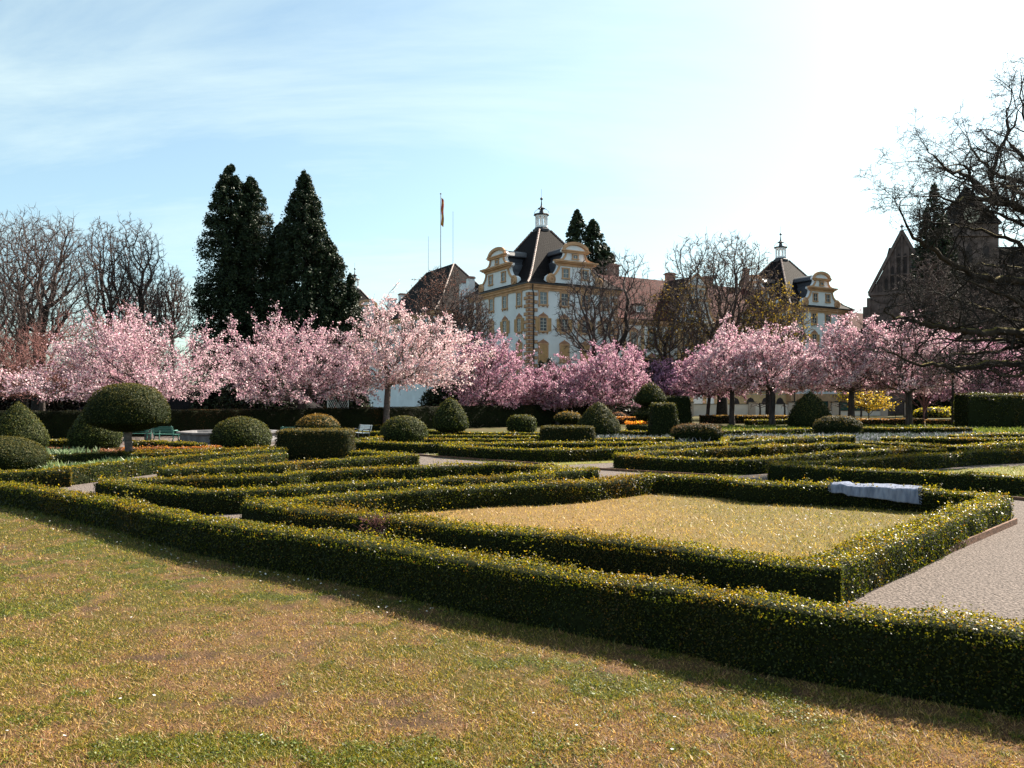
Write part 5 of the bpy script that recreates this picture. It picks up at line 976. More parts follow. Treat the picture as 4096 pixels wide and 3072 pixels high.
# old oak whose boughs reach in from the right
def oak():
    root = empty('old_oak', (31.0, 36.5, 0)); tag(root, 'huge mossy bare oak reaching in from the right edge with long crooked boughs', 'bare tree', GB)
    rng = random.Random(77); inv = Vector((31.0, 36.5, 0)); mb = MB()
    mb.tube([(0, 0, -0.2), (-0.1, 0, 1.0), (0, 0, 5), (0.2, 0, 9), (0.0, 0.2, 14), (0.4, 0, 19), (0, 0, 25)], [1.25, 0.9, 0.75, 0.65, 0.5, 0.35, 0.1], 14)
    mb.build('trunk', M['moss_bark'], root, smooth=True)
    twigs = []
    P = dict(n=[1, 5, 5, 4, 3], kids=[0, 6, 5, 4], start=[0, 0.15, 0.1, 0.1], gn=[0, 0.26, 0.3, 0.32, 0.32], up=[0, 0.03, 0.02, 0.02, 0.0], tap=[0, 0.7, 0.75, 0.75, 0.6], ang=[0, 55, 52, 50], angv=14, len=[1, 0.5, 0.5, 0.5], fall=0.3, rad=[1, 0.55, 0.55, 0.6])
    for li, L in enumerate(LIMBS):
        pts = [Vector(p) for p in L]
        if pts[0].x > 26 or li in (4, 17): pts.insert(0, Vector((31.0, 36.5, max(4, pts[0].z - 1.5))))
        # smooth and roughen
        fine = []
        for a, b in zip(pts[:-1], pts[1:]):
            n = max(2, int((b - a).length / 0.35))
            for i in range(n): fine.append(a.lerp(b, i / n))
        fine.append(pts[-1])
        for _ in range(2): fine = [fine[0]] + [(fine[i - 1] + fine[i] * 2 + fine[i + 1]) / 4 for i in range(1, len(fine) - 1)] + [fine[-1]]
        fine = [p + Vector((rng.gauss(0, .035), rng.gauss(0, .05), rng.gauss(0, .045))) for p in fine]
        total = sum((b - a).length for a, b in zip(fine[:-1], fine[1:])); r0 = 0.012 * total + 0.05; r0 = min(r0, 0.26)
        n = len(fine); rs = [r0 * (1 - i / n) ** 0.8 + 0.016 for i in range(n)]
        m2 = MB(); m2.tube([p - inv for p in fine], rs, 8); m2.build('bough', M['moss_bark'], root, smooth=True)
        for i in range(2, n):
            if fine[i].x > 26: continue
            if rng.random() < 0.62:
                d = (fine[i] - fine[i - 1]).normalized(); perp = Vector((rng.gauss(0, 1), rng.gauss(0, 1), rng.gauss(0.1, 0.85))).normalized()
                c = (d * 0.8 + perp).normalized(); grow(rng, fine[i], c, min(rs[i] * 0.5, 0.05), rng.uniform(1.0, 2.7), 1, P, twigs)
        d = (fine[-1] - fine[-4]).normalized(); grow(rng, fine[-1], d, 0.03, 2.2, 1, P, twigs)
    tw = [(l, a - inv, b - inv, max(ra, 0.0065), max(rb, 0.005)) for l, a, b, ra, rb in twigs]
    V, F = segs_mesh(tw, 4); link_mesh('crown', np_mesh('crown', V, F), M['dark_bark'], root)
def moss_mat():
    m = mat('moss_bark', (0.035, 0.028, 0.024), 0.95, var=0.4, scale=3, bump=0.8, bscale=14, spec=0.1); t = m.node_tree; b = t.nodes['Principled BSDF']
    g = t.nodes.new('ShaderNodeNewGeometry'); sp = t.nodes.new('ShaderNodeSeparateXYZ'); t.links.new(g.outputs['Normal'], sp.inputs[0])
    r = t.nodes.new('ShaderNodeValToRGB'); r.color_ramp.elements[0].position = 0.45; r.color_ramp.elements[1].position = 0.85; t.links.new(sp.outputs['Z'], r.inputs[0])
    src = b.inputs['Base Color'].links[0].from_socket; mx = t.nodes.new('ShaderNodeMixRGB'); mx.inputs['Color2'].default_value = (0.13, 0.1, 0.025, 1)
    t.links.new(r.outputs[0], mx.inputs['Fac']); t.links.new(src, mx.inputs['Color1']); t.links.new(mx.outputs[0], b.inputs['Base Color']); return m
M['moss_bark'] = moss_mat()
oak()

# ================================================================== BUILDINGS
A30 = math.radians(30)
PO = Vector((2.4, 112.0, 0)); PU = Vector((math.cos(A30), math.sin(A30), 0)); PV = Vector((-math.sin(A30), math.cos(A30), 0))
def uv_planar(o):
    me = o.data; uv = me.uv_layers.new(name='UVMap')
    for p in me.polygons:
        n = p.normal; u = Vector((-n.y, n.x, 0)); u = u.normalized() if u.length > 1e-4 else Vector((1, 0, 0)); v = n.cross(u)
        for li in p.loop_indices:
            co = me.vertices[me.loops[li].vertex_index].co; uv.data[li].uv = (co.dot(u), co.dot(v))
    return o
_wc = {}
def window(parent, x, y, z, w, h, face=0, shutters=None, hood=True, small=False, bars=(2, 3), surround=0.2, panel=False):
    """surround > pane, glazing bars, shutters; face 0 looks along -y, 1 along -x"""
    key = (w, h, shutters, hood, small, bars, surround)
    if key not in _wc:
        s = surround; mb = MB()
        mb.box(-w / 2 - s, -w / 2, -0.14, 0, -h / 2, h / 2); mb.box(w / 2, w / 2 + s, -0.14, 0, -h / 2, h / 2)
        mb.box(-w / 2 - s - 0.06, w / 2 + s + 0.06, -0.16, 0, h / 2, h / 2 + s); mb.box(-w / 2 - s - 0.08, w / 2 + s + 0.08, -0.2, 0, -h / 2 - s, -h / 2)
        if hood:
            n = 10; W = w / 2 + s * 0.9; poly = [(-W, h / 2 + s)] + [(-W + 2 * W * i / n, h / 2 + s + 0.12 + 0.34 * math.sin(math.pi * i / n) ** 1.3) for i in range(n + 1)] + [(W, h / 2 + s)]
            mb.extrude(poly, -0.13, -0.0, 1); mb.extrude([(-0.14, h / 2 + s + 0.4), (0, h / 2 + s + 0.62), (0.14, h / 2 + s + 0.4)], -0.15, 0, 0)
            for sx in (-1, 1): mb.box(sx * (w / 2 + s * 0.7) - 0.08, sx * (w / 2 + s * 0.7) + 0.08, -0.13, 0, -h / 2 - s - 0.22, -h / 2 - s)
            mb.extrude([(-0.25, -h / 2 - s), (0.25, -h / 2 - s), (0.1, -h / 2 - s - 0.14), (-0.1, -h / 2 - s - 0.14)], -0.12, 0, 1)
        me = bpy.data.meshes.new('window'); me.from_pydata(mb.v, [], mb.f); me.polygons.foreach_set('material_index', mb.m); me.materials.append(M['ochre']); me.materials.append(M['ochre_dark'])
        subs = []
        if shutters != 'closed':
            m2 = MB(); m2.box(-w / 2, w / 2, -0.04, 0, -h / 2, h / 2); a = bpy.data.meshes.new('pane'); a.from_pydata(m2.v, [], m2.f); a.materials.append(M['glass']); subs.append(('pane', a))
            m3 = MB(); bw = 0.045
            for i in range(1, bars[0]): xx = -w / 2 + w * i / bars[0]; m3.box(xx - bw, xx + bw, -0.075, -0.041, -h / 2, h / 2)
            for i in range(1, bars[1]): zz = -h / 2 + h * i / bars[1]; m3.box(-w / 2, w / 2, -0.07, -0.041, zz - bw * 0.8, zz + bw * 0.8)
            for sx in (-1, 1): m3.box(sx * w / 2 - (bw if sx > 0 else 0), sx * w / 2 + (0 if sx > 0 else bw), -0.072, -0.041, -h / 2, h / 2)
            m3.box(-w / 2, w / 2, -0.073, -0.041, h / 2 - bw, h / 2 - 0.001); m3.box(-w / 2, w / 2, -0.073, -0.041, -h / 2 + 0.001, -h / 2 + bw); a = bpy.data.meshes.new('glazing_bars'); a.from_pydata(m3.v, [], m3.f); a.materials.append(M['muntin']); subs.append(('glazing_bars', a))
        def louvre(cx_, ww):
            m4 = MB(); m4.box(cx_ - ww / 2, cx_ + ww / 2, -0.1, -0.05, -h / 2, h / 2)
            m4.box(cx_ - ww / 2, cx_ - ww / 2 + 0.07, -0.13, -0.1, -h / 2, h / 2); m4.box(cx_ + ww / 2 - 0.07, cx_ + ww / 2, -0.13, -0.1, -h / 2, h / 2)
            for i in range(1, 10): zz = -h / 2 + h * i / 10; m4.box(cx_ - ww / 2 + 0.08, cx_ + ww / 2 - 0.08, -0.13, -0.1, zz - 0.04, zz + 0.03)
            a = bpy.data.meshes.new('shutter'); a.from_pydata(m4.v, [], m4.f); a.materials.append(M['shutter']); return a
        if shutters == 'closed': subs += [('shutter', louvre(-w / 4, w / 2 - 0.01)), ('shutter', louvre(w / 4, w / 2 - 0.01))]
        if shutters == 'open': subs += [('shutter', louvre(-w / 2 - s - w * 0.27, w * 0.5)), ('shutter', louvre(w / 2 + s + w * 0.27, w * 0.5))]
        _wc[key] = (me, subs)
    me, subs = _wc[key]
    o = bpy.data.objects.new('window', me); COL.objects.link(o); o.parent = parent; o.location = (x, y, z); o.rotation_euler = (0, 0, 0 if face == 0 else -math.pi / 2)
    for nm, sm in subs:
        c = bpy.data.objects.new(nm, sm); COL.objects.link(c); c.parent = o
    return o

def gable_outline(k):
    """half outline of the scrolled gable, base at 0; k scales the width"""
    return [(4.95 * k, 0.0), (5.0 * k, 0.5), (4.85 * k, 1.1), (4.35 * k, 1.45), (3.85 * k, 1.35), (3.55 * k, 1.6), (3.2 * k, 2.0), (2.95 * k, 2.5), (2.85 * k, 2.95), (3.45 * k, 3.15), (3.45 * k, 3.5), (2.6 * k, 3.65), (2.2 * k, 3.85), (1.85 * k, 4.3), (1.75 * k, 4.75), (2.2 * k, 4.9), (2.2 * k, 5.05)] + \
           [(2.05 * k * math.cos(math.radians(a)), 5.05 + 1.05 * math.sin(math.radians(a))) for a in (15, 30, 45, 60, 75, 90)]
def gable(parent, x, y, z, k, face, back=6.0, hs=1.0):
    rz = 0 if face == 0 else -math.pi / 2
    h = [(a, b * hs) for a, b in gable_outline(k)]; full = h + [(-a, b) for a, b in h[-2::-1]]
    mb = MB(); mb.extrude(full, -0.05, 0.55); g = mb.build('gable', M['white_wall'], parent, (x, y, z), rz)
    t = MB()      # raised ochre edging, mouldings and scrolls
    for sx in (-1, 1):
        for (a, b), (c, d) in zip(h[2:-1], h[3:]): t.bar((sx * (a - 0.1), -0.12, b - 0.05), (sx * (c - 0.1), -0.12, d - 0.05), 0.2, 0.3)
        c0 = (sx * 4.2 * k, 0.72 * hs)
        t.lathe([(0, -0.0), (0.78, 0.0), (0.8, 0.12), (0.62, 0.2), (0.58, 0.1), (0.42, 0.1), (0.4, 0.22), (0.22, 0.22), (0.2, 0.12), (0.1, 0.12), (0, 0.3)], 20)
        n = 11 * 20; vs = t.v[-n:]; t.v[-n:] = [(c0[0] + a, -0.06 - c, c0[1] + b) for a, b, c in vs]
    t.box(-3.55 * k, 3.55 * k, -0.5, 0.0, 3.12 * hs, 3.3 * hs); t.box(-3.75 * k, 3.75 * k, -0.7, 0.02, 3.3 * hs, 3.52 * hs); t.box(-3.1 * k, 3.1 * k, -0.2, 0.0, 2.75 * hs, 3.12 * hs)
    t.box(-2.2 * k, 2.2 * k, -0.35, 0.0, 4.72 * hs, 4.95 * hs); t.box(-2.4 * k, 2.4 * k, -0.5, 0.02, 4.95 * hs, 5.1 * hs)
    arc = [(2.1 * k * math.cos(math.radians(a)), (5.12 + 1.02 * math.sin(math.radians(a))) * hs) for a in range(0, 181, 15)]
    for p, q in zip(arc[:-1], arc[1:]): t.bar((p[0], -0.2, p[1]), (q[0], -0.2, q[1]), 0.24, 0.45)
    t.build('moulding', M['ochre'], g)
    for sx in (-1.65, 1.65): window(g, sx * k, -0.06, 1.7 * hs, 0.95, 1.3, 0, None, hood=False, bars=(2, 2), surround=0.17)
    window(g, 0, -0.06, 4.2 * hs, 0.75, 0.5, 0, None, hood=False, bars=(2, 1), surround=0.16)
    # lead-covered roof running back into the main roof
    inner = [(a * 0.93, b - 0.15) for a, b in h if a < 3.3 * k]; inner = [(inner[0][0], 0)] + inner; fl = inner + [(-a, b) for a, b in inner[-2::-1]]
    m3 = MB(); m3.extrude(fl, 0.56, back); m3.build('gable_roof', M['slate'], g)
    return g

def hip_roof(name, x0, x1, y0, y1, ze, zt, r, mats, parent, over=0.6, flare=True, ridge_axis=None, topw=0.95):
    """bell-cast roof; r = (x0,x1,y0,y1) of the ridge or the lantern platform"""
    mb = MB(); x0 -= over; x1 += over; y0 -= over; y1 += over
    rings = []
    lv = [(0, 0.0), (0.16, 0.09), (0.36, 0.27), (1.0, 1.0)] if flare else [(0, 0), (1, 1)]
    for t, hz in lv:
        z = ze + (zt - ze) * hz
        rings.append([(x0 + (r[0] - x0) * t, y0 + (r[2] - y0) * t, z), (x1 + (r[1] - x1) * t, y0 + (r[2] - y0) * t, z), (x1 + (r[1] - x1) * t, y1 + (r[3] - y1) * t, z), (x0 + (r[0] - x0) * t, y1 + (r[3] - y1) * t, z)])
    for a, b in zip(rings[:-1], rings[1:]):
        for i in range(4):
            j = (i + 1) % 4; mb.add([a[i], a[j], b[j], b[i]], [(0, 1, 2, 3)])
    mb.add(rings[-1], [(0, 1, 2, 3)]); mb.add(rings[0], [(3, 2, 1, 0)])
    o = uv_planar(mb.build(name, mats, parent))
    for i in range(4):
        t = MB(); P_ = []; Q_ = []
        for a, b in zip(rings[:-1], rings[1:]):
            A, B = Vector(a[i]), Vector(b[i]); n = max(1, int((B - A).length / 0.45))
            for k in range(n): P_ += [A.lerp(B, k / n), A.lerp(B, (k + 0.8) / n)]; Q_ += [0.17, 0.12]
        t.tube(P_, Q_, 6); t.build('ridge_tiles', M['tile_ridge'], o)
    return o

def lantern(parent, x, y, z):
    mb = MB(); mb.lathe([(1.35, -0.4), (1.4, 0.0), (1.1, 0.15), (1.1, 0.3), (0.95, 0.3)], 8, (x, y, z), 0, math.pi / 8)
    c = mb.build('lantern', [M['slate']], parent)
    w = MB()
    for i in range(8):      # eight posts leave the openings free
        a = math.pi / 8 + i * math.pi / 4; w.bar((x + 0.86 * math.cos(a), y + 0.86 * math.sin(a), z + 0.3), (x + 0.86 * math.cos(a), y + 0.86 * math.sin(a), z + 2.15), 0.19, 0.19)
    w.lathe([(0.98, 0.3), (0.98, 0.62), (0.72, 0.62), (0.72, 0.3)], 8, (x, y, z), 0, math.pi / 8); w.lathe([(0.72, 1.95), (0.99, 1.95), (0.99, 2.2), (0.72, 2.2)], 8, (x, y, z), 0, math.pi / 8)
    w.build('arcade', M['white_wall'], c)
    s = MB(); s.lathe([(1.15, 2.2), (1.25, 2.3), (1.2, 2.42), (0.4, 2.5), (0.32, 2.9), (0.24, 3.15), (0.55, 3.25), (0.6, 3.32), (0.25, 3.5), (0.12, 3.8), (0.06, 4.5), (0.05, 4.6), (0.2, 4.7), (0.24, 4.85), (0.14, 5.0), (0.02, 5.05), (0.02, 6.3), (0, 6.32)], 10, (x, y, z))
    for i in range(4):
        a = math.pi / 4 + i * math.pi / 2; ca, sa = math.cos(a), math.sin(a); s.tube([(x + 1.15 * ca, y + 1.15 * sa, z + 2.4), (x + 1.15 * ca, y + 1.15 * sa, z + 2.75), (x + 0.9 * ca, y + 0.9 * sa, z + 3.05), (x + 0.5 * ca, y + 0.5 * sa, z + 3.25)], [0.035] * 4, 5)
    s.build('spire', M['slate'], c)

def quoins(mb, x, y, z0, z1, dirs):
    """toothed corner stones; dirs = ((dx,dy) along each wall)"""
    z = z0; i = 0
    while z < z1 - 0.4:
        L = 1.35 if i % 2 == 0 else 0.8
        for (ax, ay), (ox, oy) in dirs:
            l = L if (ax, ay) == dirs[0][0] else (2.15 - L)
            a = (x - ox * 0.0, y - oy * 0.0); p = 0.1
            xs = sorted((x + ox * p, x + ax * l)) if ax else sorted((x + ox * p, x)); ys = sorted((y + oy * p, y + ay * l)) if ay else sorted((y + oy * p, y))
            if ax: xs = sorted((x - ax * 0.0, x + ax * l)); ys = sorted((y + oy * p, y + 0.02))
            else: ys = sorted((y, y + ay * l)); xs = sorted((x + ox * p, x + 0.02))
            mb.box(xs[0], xs[1], ys[0], ys[1], z + 0.04, z + 0.5, 0)
            q = 0.14
            if ax: mb.box(xs[0] + 0.1, xs[1] - 0.1, y + oy * q, y + oy * p, z + 0.12, z + 0.42, 1)
            else: mb.box(x + ox * q, x + ox * p, ys[0] + 0.1, ys[1] - 0.1, z + 0.12, z + 0.42, 1)
        z += 0.56; i += 1

def band(mb, x0, x1, y0, y1, z0, z1, p, m=0):
    """moulding ring round a box, standing p proud, built without overlap"""
    mb.box(x0 - p, x1 + p, y0 - p, y0, z0, z1, m); mb.box(x0 - p, x1 + p, y1, y1 + p, z0, z1, m)
    mb.box(x0 - p, x0, y0, y1, z0, z1, m); mb.box(x1, x1 + p, y0, y1, z0, z1, m)

def chimney(parent, x, y, z0, z1, w=1.0, m='white_wall'):
    mb = MB(); mb.box(x - w / 2, x + w / 2, y - w * 0.4, y + w * 0.4, z0, z1 - 0.35, 0); mb.box(x - w * 0.62, x + w * 0.62, y - w * 0.52, y + w * 0.52, z1 - 0.35, z1 - 0.15, 1); mb.box(x - w * 0.5, x + w * 0.5, y - w * 0.42, y + w * 0.42, z1 - 0.15, z1, 1)
    return mb.build('chimney', [M[m], M['brick']], parent)

def pavilion(off, label, w=15.5, d=18.2, full=True, voff=0.0):
    p = PO + PU * off + PV * voff; root = empty('palace_pavilion', p, A30); tag(root, label, 'palace building', 'corner pavilions of the palace')
    mb = MB(); mb.box(0, w, 0, d, -1, 18.3); wl = mb.build('wall', M['white_wall'], root)
    c = MB(); band(c, 0, w, 0, d, 18.0, 18.3, 0.16); band(c, 0, w, 0, d, 18.3, 18.62, 0.34); band(c, 0, w, 0, d, 18.62, 18.8, 0.5)
    c.build('cornice', M['ochre'], wl); c = MB(); band(c, 0, w, 0, d, 0, 3.6, 0.06); c.build('plinth', M['ochre'], wl)
    g = MB(); band(g, -0.5, w + 0.5, -0.5, d + 0.5, 18.8, 18.98, 0.14); g.build('gutter', M['dark_gutter'], root)
    q = MB(); quoins(q, 0, 0, 3.7, 17.9, (((1, 0), (0, -1)), ((0, 1), (-1, 0)))); q.build('quoin', [M['ochre_dark'], M['ochre']], wl); q = MB(); quoins(q, w, 0, 3.7, 17.9, (((-1, 0), (0, -1)), ((0, 1), (1, 0)))); q.build('quoin', [M['ochre_dark'], M['ochre']], wl); q = MB(); quoins(q, 0, d, 3.7, 17.9, (((1, 0), (0, 1)), ((0, -1), (-1, 0))))
    q.build('quoin', [M['ochre_dark'], M['ochre']], wl)
    dp = MB(); dp.tube([(0.25, -0.6, 18.7), (0.3, -0.45, 17.9), (0.62, -0.24, 17.4), (0.62, -0.24, 0)], [0.09] * 4, 8); dp.build('downpipe', M['dark_gutter'], root)
    rf = hip_roof('roof', 0, w, 0, d, 18.9, 28.7, (w / 2 - 1, w / 2 + 1, d / 2 - 1, d / 2 + 1), M['tile_dark'], root)
    lantern(root, w / 2, d / 2, 28.8)
    gable(root, w / 2, 0, 18.98, 1.0, 0); gable(root, 0, d / 2, 18.98, 1.2, 1)
    for i, xx in enumerate((2.3, 5.9, 9.5, 13.1)):
        window(root, xx, -0.005, 17.0 - 0.1, 1.15, 1.75); window(root, xx, -0.005, 13.2, 1.1, 1.85, 0, 'open', bars=(2, 4)); window(root, xx, -0.005, 9.2, 1.25, 2.3, 0, 'closed'); window(root, xx, -0.005, 5.4, 1.25, 2.1, 0, None)
    for i, yy in enumerate((2.66, 6.8, 10.95, 15.1)):
        window(root, -0.005, yy, 16.9, 1.15, 1.75, 1); window(root, -0.005, yy, 13.2, 1.1, 1.85, 1, 'open' if i < 2 else 'closed', bars=(2, 4)); window(root, -0.005, yy, 9.2, 1.25, 2.3, 1, 'closed'); window(root, -0.005, yy, 5.4, 1.25, 2.1, 1, None)
    return root
pav = pavilion(0, 'white palace corner pavilion with ochre scrolled gables and tall lantern, centre of the picture')
chimney(pav, 1.2, 20.4, 16, 22.6, 1.1); chimney(pav, 2.0, 24.5, 16, 22.4, 1.1)
def copy_tree(o, parent=None):
    c = o.copy(); COL.objects.link(c); c.parent = parent
    for ch in list(o.children): copy_tree(ch, c)
    return c
pav2 = copy_tree(pav); pav2.location = PO + PU * 53; tag(pav2, 'smaller-looking palace pavilion far right with lantern and one scrolled gable in view')
pav3 = copy_tree(pav); pav3.location = PO + Vector((-41.9, 66.2, 0)); tag(pav3, 'farthest palace pavilion, only dark roof and lantern visible beside the giant conifers')

# red-roofed wing between the two right pavilions
def wing(label, name, p, x0, x1, y0, y1, ze, zr, mats, face_windows=True, rows=(), cols=(), ridge='x', chim=(), cm='brick', ov=0.5):
    root = empty(name, p, A30); tag(root, label, 'palace building', 'wings of the palace')
    mb = MB(); mb.box(x0, x1, y0, y1, -1, ze - 0.5); wl = mb.build('wall', M['white_wall'], root)
    c = MB(); band(c, x0, x1, y0, y1, ze - 0.9, ze - 0.5, 0.14); band(c, x0, x1, y0, y1, ze - 0.5, ze - 0.1, 0.35); c.build('cornice', M['ochre'], wl)
    m = MB()
    if ridge == 'x':
        ym = (y0 + y1) / 2; prof = [(y0 - ov, ze), (y0 + 0.9, ze + 0.75), (ym, zr), (y1 - 0.9, ze + 0.75), (y1 + ov, ze)]
        for (a, b), (c_, d_) in zip(prof[:-1], prof[1:]): m.add([(x0, a, b), (x1, a, b), (x1, c_, d_), (x0, c_, d_)], [(0, 1, 2, 3)])
        m.add([(x0, a, b) for a, b in prof], [tuple(range(5))]); m.add([(x1, a, b) for a, b in prof], [tuple(range(5))[::-1]]); m.add([(x0, y0 - ov, ze), (x0, y1 + ov, ze), (x1, y1 + ov, ze), (x1, y0 - ov, ze)], [(0, 1, 2, 3)])
    else:
        xm = (x0 + x1) / 2; prof = [(x0 - ov, ze), (x0 + 0.9, ze + 0.75), (xm, zr), (x1 - 0.9, ze + 0.75), (x1 + ov, ze)]
        for (a, b), (c_, d_) in zip(prof[:-1], prof[1:]): m.add([(a, y1, b), (a, y0, b), (c_, y0, d_), (c_, y1, d_)], [(0, 1, 2, 3)])
        m.add([(a, y0, b) for a, b in prof], [tuple(range(5))[::-1]]); m.add([(a, y1, b) for a, b in prof], [tuple(range(5))]); m.add([(x0 - ov, y0, ze), (x1 + ov, y0, ze), (x1 + ov, y1, ze), (x0 - ov, y1, ze)], [(0, 1, 2, 3)])
    rf = uv_planar(m.build('roof', mats, root))
    for (cx_, cy_, z0_, z1_, w_) in chim: chimney(root, cx_, cy_, z0_, z1_, w_, cm)
    return root, wl, rf
rw, rwl, rrf = wing('long white palace wing with red tiled roof between the corner and right pavilions', 'palace_wing', PO, 15.5, 53, 1.0, 15.0, 14.9, 22.6, M['tile_red'], chim=((21.5, 9, 20, 24.6, 1.5), (34.0, 9.5, 20, 24.3, 1.4), (42, 9, 20, 24.2, 1.8), (50.5, 8, 20, 26.2, 1.0)))
c = MB()
for xx in [17.5 + 3.55 * i for i in range(11)]:
    if not 27 < xx < 36: c.box(xx - 0.28, xx + 0.28, 0.88, 1.0, 3.9, 13.9)
c.box(15.5, 53, 0.86, 1.0, 0, 3.4); c.box(15.5, 53, 0.8, 1.0, 3.5, 3.8); c.build('pilaster', M['ochre_light'], rwl)
for i in range(10):
    xx = 19.28 + 3.55 * i
    if 27 < xx < 36: continue
    window(rw, xx, 0.995, 12.0, 1.15, 1.9, hood=True); window(rw, xx, 0.995, 8.0, 1.15, 2.1, 0, 'open' if i % 2 else None)
    window(rw, xx, 0.855, 4.9, 1.15, 1.5, hood=False)
    dk = MB(); dk.extrude([(-0.95, 0), (0.95, 0), (0.95, 2.1), (0.6, 2.7), (0, 2.95), (-0.6, 2.7), (-0.95, 2.1)], -0.02, 0.0); dk.build('archway', M['church_dark'], rw, (xx, 0.84, 0))
for xx in (21.6, 44.8):
    dm = MB(); dm.extrude([(-0.8, 0), (0.8, 0), (0.8, 1.0), (-0.8, 1.0)], 0, 1.6, 0); dm.box(-0.6, 0.6, -0.04, 0, 0.2, 0.85, 1); dm.extrude([(-1.0, 1.0), (1.0, 1.0), (0.8, 1.35), (-0.8, 1.35)], -0.25, 2.6, 2); dm.build('dormer', [M['white_wall'], M['glass'], M['tile_red']], rw, (xx, 2.2, 16.2))
# projecting middle bay with its own gable
bay = empty('palace_bay', PO, A30); tag(bay, 'projecting middle bay of the red-roofed wing, with small pointed scroll gable', 'palace building', 'wings of the palace')
mb = MB(); mb.box(27.2, 35.8, 0.0, 0.99, -1, 14.4); bw = mb.build('wall', M['white_wall'], bay)
c = MB(); c.box(27.0, 36.0, -0.35, 0.99, 14.4, 14.8); 
for xx in (27.6, 30.1, 32.9, 35.4): c.box(xx - 0.35, xx + 0.35, -0.12, 0, 0, 14.4)
c.build('pilaster', M['ochre_light'], bw)
for zz in (12.2, 8.2, 4.9):
    for xx in (28.85, 31.5, 34.15): window(bay, xx, -0.005, zz, 1.1, 1.8 if zz > 5 else 1.4, hood=zz > 5)
gh = [(3.9, 0), (3.9, 0.5), (3.2, 1.1), (2.7, 2.0), (2.5, 3.4), (2.9, 3.6), (2.9, 3.9), (2.1, 4.1), (1.85, 5.6), (2.3, 5.8), (2.3, 6.1), (0, 7.9)]
m = MB(); m.extrude(gh + [(-a, b) for a, b in gh[-2::-1]], 0, 0.6); gb = m.build('gable', M['white_wall'], bay, (31.5, 0.2, 14.8))
m = MB()
for sx in (-1, 1):
    for (a, b), (c_, d_) in zip(gh[1:-1], gh[2:]): m.bar((sx * a, -0.08, b), (sx * c_, -0.08, d_), 0.2, 0.3)
m.box(-3.0, 3.0, -0.3, 0, 3.55, 3.85); m.box(-2.4, 2.4, -0.35, 0, 5.75, 6.05); m.build('moulding', M['ochre'], gb)
m = MB(); m.extrude([(2.3, 0), (2.2, 5.6), (0, 7.6), (-2.2, 5.6), (-2.3, 0)], 0.61, 7.5); m.build('gable_roof', M['tile_red'], gb)
window(gb, 0, -0.01, 2.2, 1.0, 1.5, hood=False); window(gb, -1.1, -0.01, 4.8, 0.5, 0.7, hood=False, bars=(1, 1)); window(gb, 1.1, -0.01, 4.8, 0.5, 0.7, hood=False, bars=(1, 1))
# left side of the palace
wing('low dark-roofed link wing left of the palace corner', 'palace_wing', PO, 1.0, 13.5, 18.3, 31, 16.0, 22.8, M['tile_dark'], ridge='y')
blk = empty('palace_block', PO, A30); tag(blk, 'palace block with tall dark hipped roof and flagpole on its ridge', 'palace building', 'wings of the palace')
mb = MB(); mb.box(0.0, 16, 31.2, 61, -1, 17.6); bwl = mb.build('wall', M['white_wall'], blk)
c = MB(); band(c, 0, 16, 31.2, 61, 17.2, 17.6, 0.14); band(c, 0, 16, 31.2, 61, 17.6, 18.1, 0.35); c.build('cornice', M['ochre'], bwl)
hip_roof('roof', 0, 16, 31.2, 61, 18.2, 28.3, (7.9, 8.1, 40.5, 52.5), M['tile_dark'], blk)
for i in range(7):
    for zz, sh in ((15.4, None), (11.4, 'open'), (7.4, 'closed')): window(blk, -0.005, 33.4 + 4.15 * i, zz, 1.15, 1.8, 1, sh)
lw, _, _ = wing('dark-roofed palace wing with three pale chimneys, beyond the hip-roofed block', 'palace_wing', PO, 1.5, 13.5, 61.2, 78, 15.8, 22.6, M['tile_dark'], ridge='y', chim=((7.5, 65.0, 20, 25.4, 1.3), (7.5, 71.0, 20, 25.0, 1.6), (5.0, 77.0, 20, 25.4, 0.8)), cm='white_wall')
wing('low red tiled roof between the right pavilion and the church', 'palace_wing', PO, 68.7, 110, 5, 16, 13.8, 20.3, M['tile_red'])
# flag and rods
def mast(label, lx, ly, z0, z1, flag=False):
    p = PO + PU * lx + PV * ly; root = empty('flagpole' if flag else 'lightning_rod', (p.x, p.y, z0)); tag(root, label, 'flagpole' if flag else 'lightning rod', None if flag else 'thin rods on the hipped roof')
    mb = MB(); mb.tube([(0, 0, 0), (0, 0, z1 - z0)], [0.09 if flag else 0.045, 0.05 if flag else 0.03], 6)
    if flag: mb.lathe([(0.0, z1 - z0), (0.16, z1 - z0 + 0.1), (0.16, z1 - z0 + 0.25), (0, z1 - z0 + 0.36)], 8)
    mb.build('pole', M['stone'], root)
    if flag:
        V = []; F = []
        for i in range(13):
            for j in range(5): V.append((0.1 + j * 0.12 + 0.05 * math.sin(i * 0.9), 0.12 * math.sin(j * 1.5 + i * 0.4), z1 - z0 - 0.5 - i * 0.45 - j * 0.12))
        for i in range(12):
            for j in range(4): a = i * 5 + j; F.append((a, a + 1, a + 6, a + 5))
        me = bpy.data.meshes.new('flag'); me.from_pydata(V, [], F); link_mesh('flag', me, M['flag'], root)
mast('flagpole with limp red and gold flag on the hipped roof', 8, 46.5, 28.2, 42.6, True)
mast('thin rod left of the flagpole', 8, 52.4, 28.2, 35.5); mast('thin rod right of the flagpole', 8, 41.0, 28.2, 38.2)

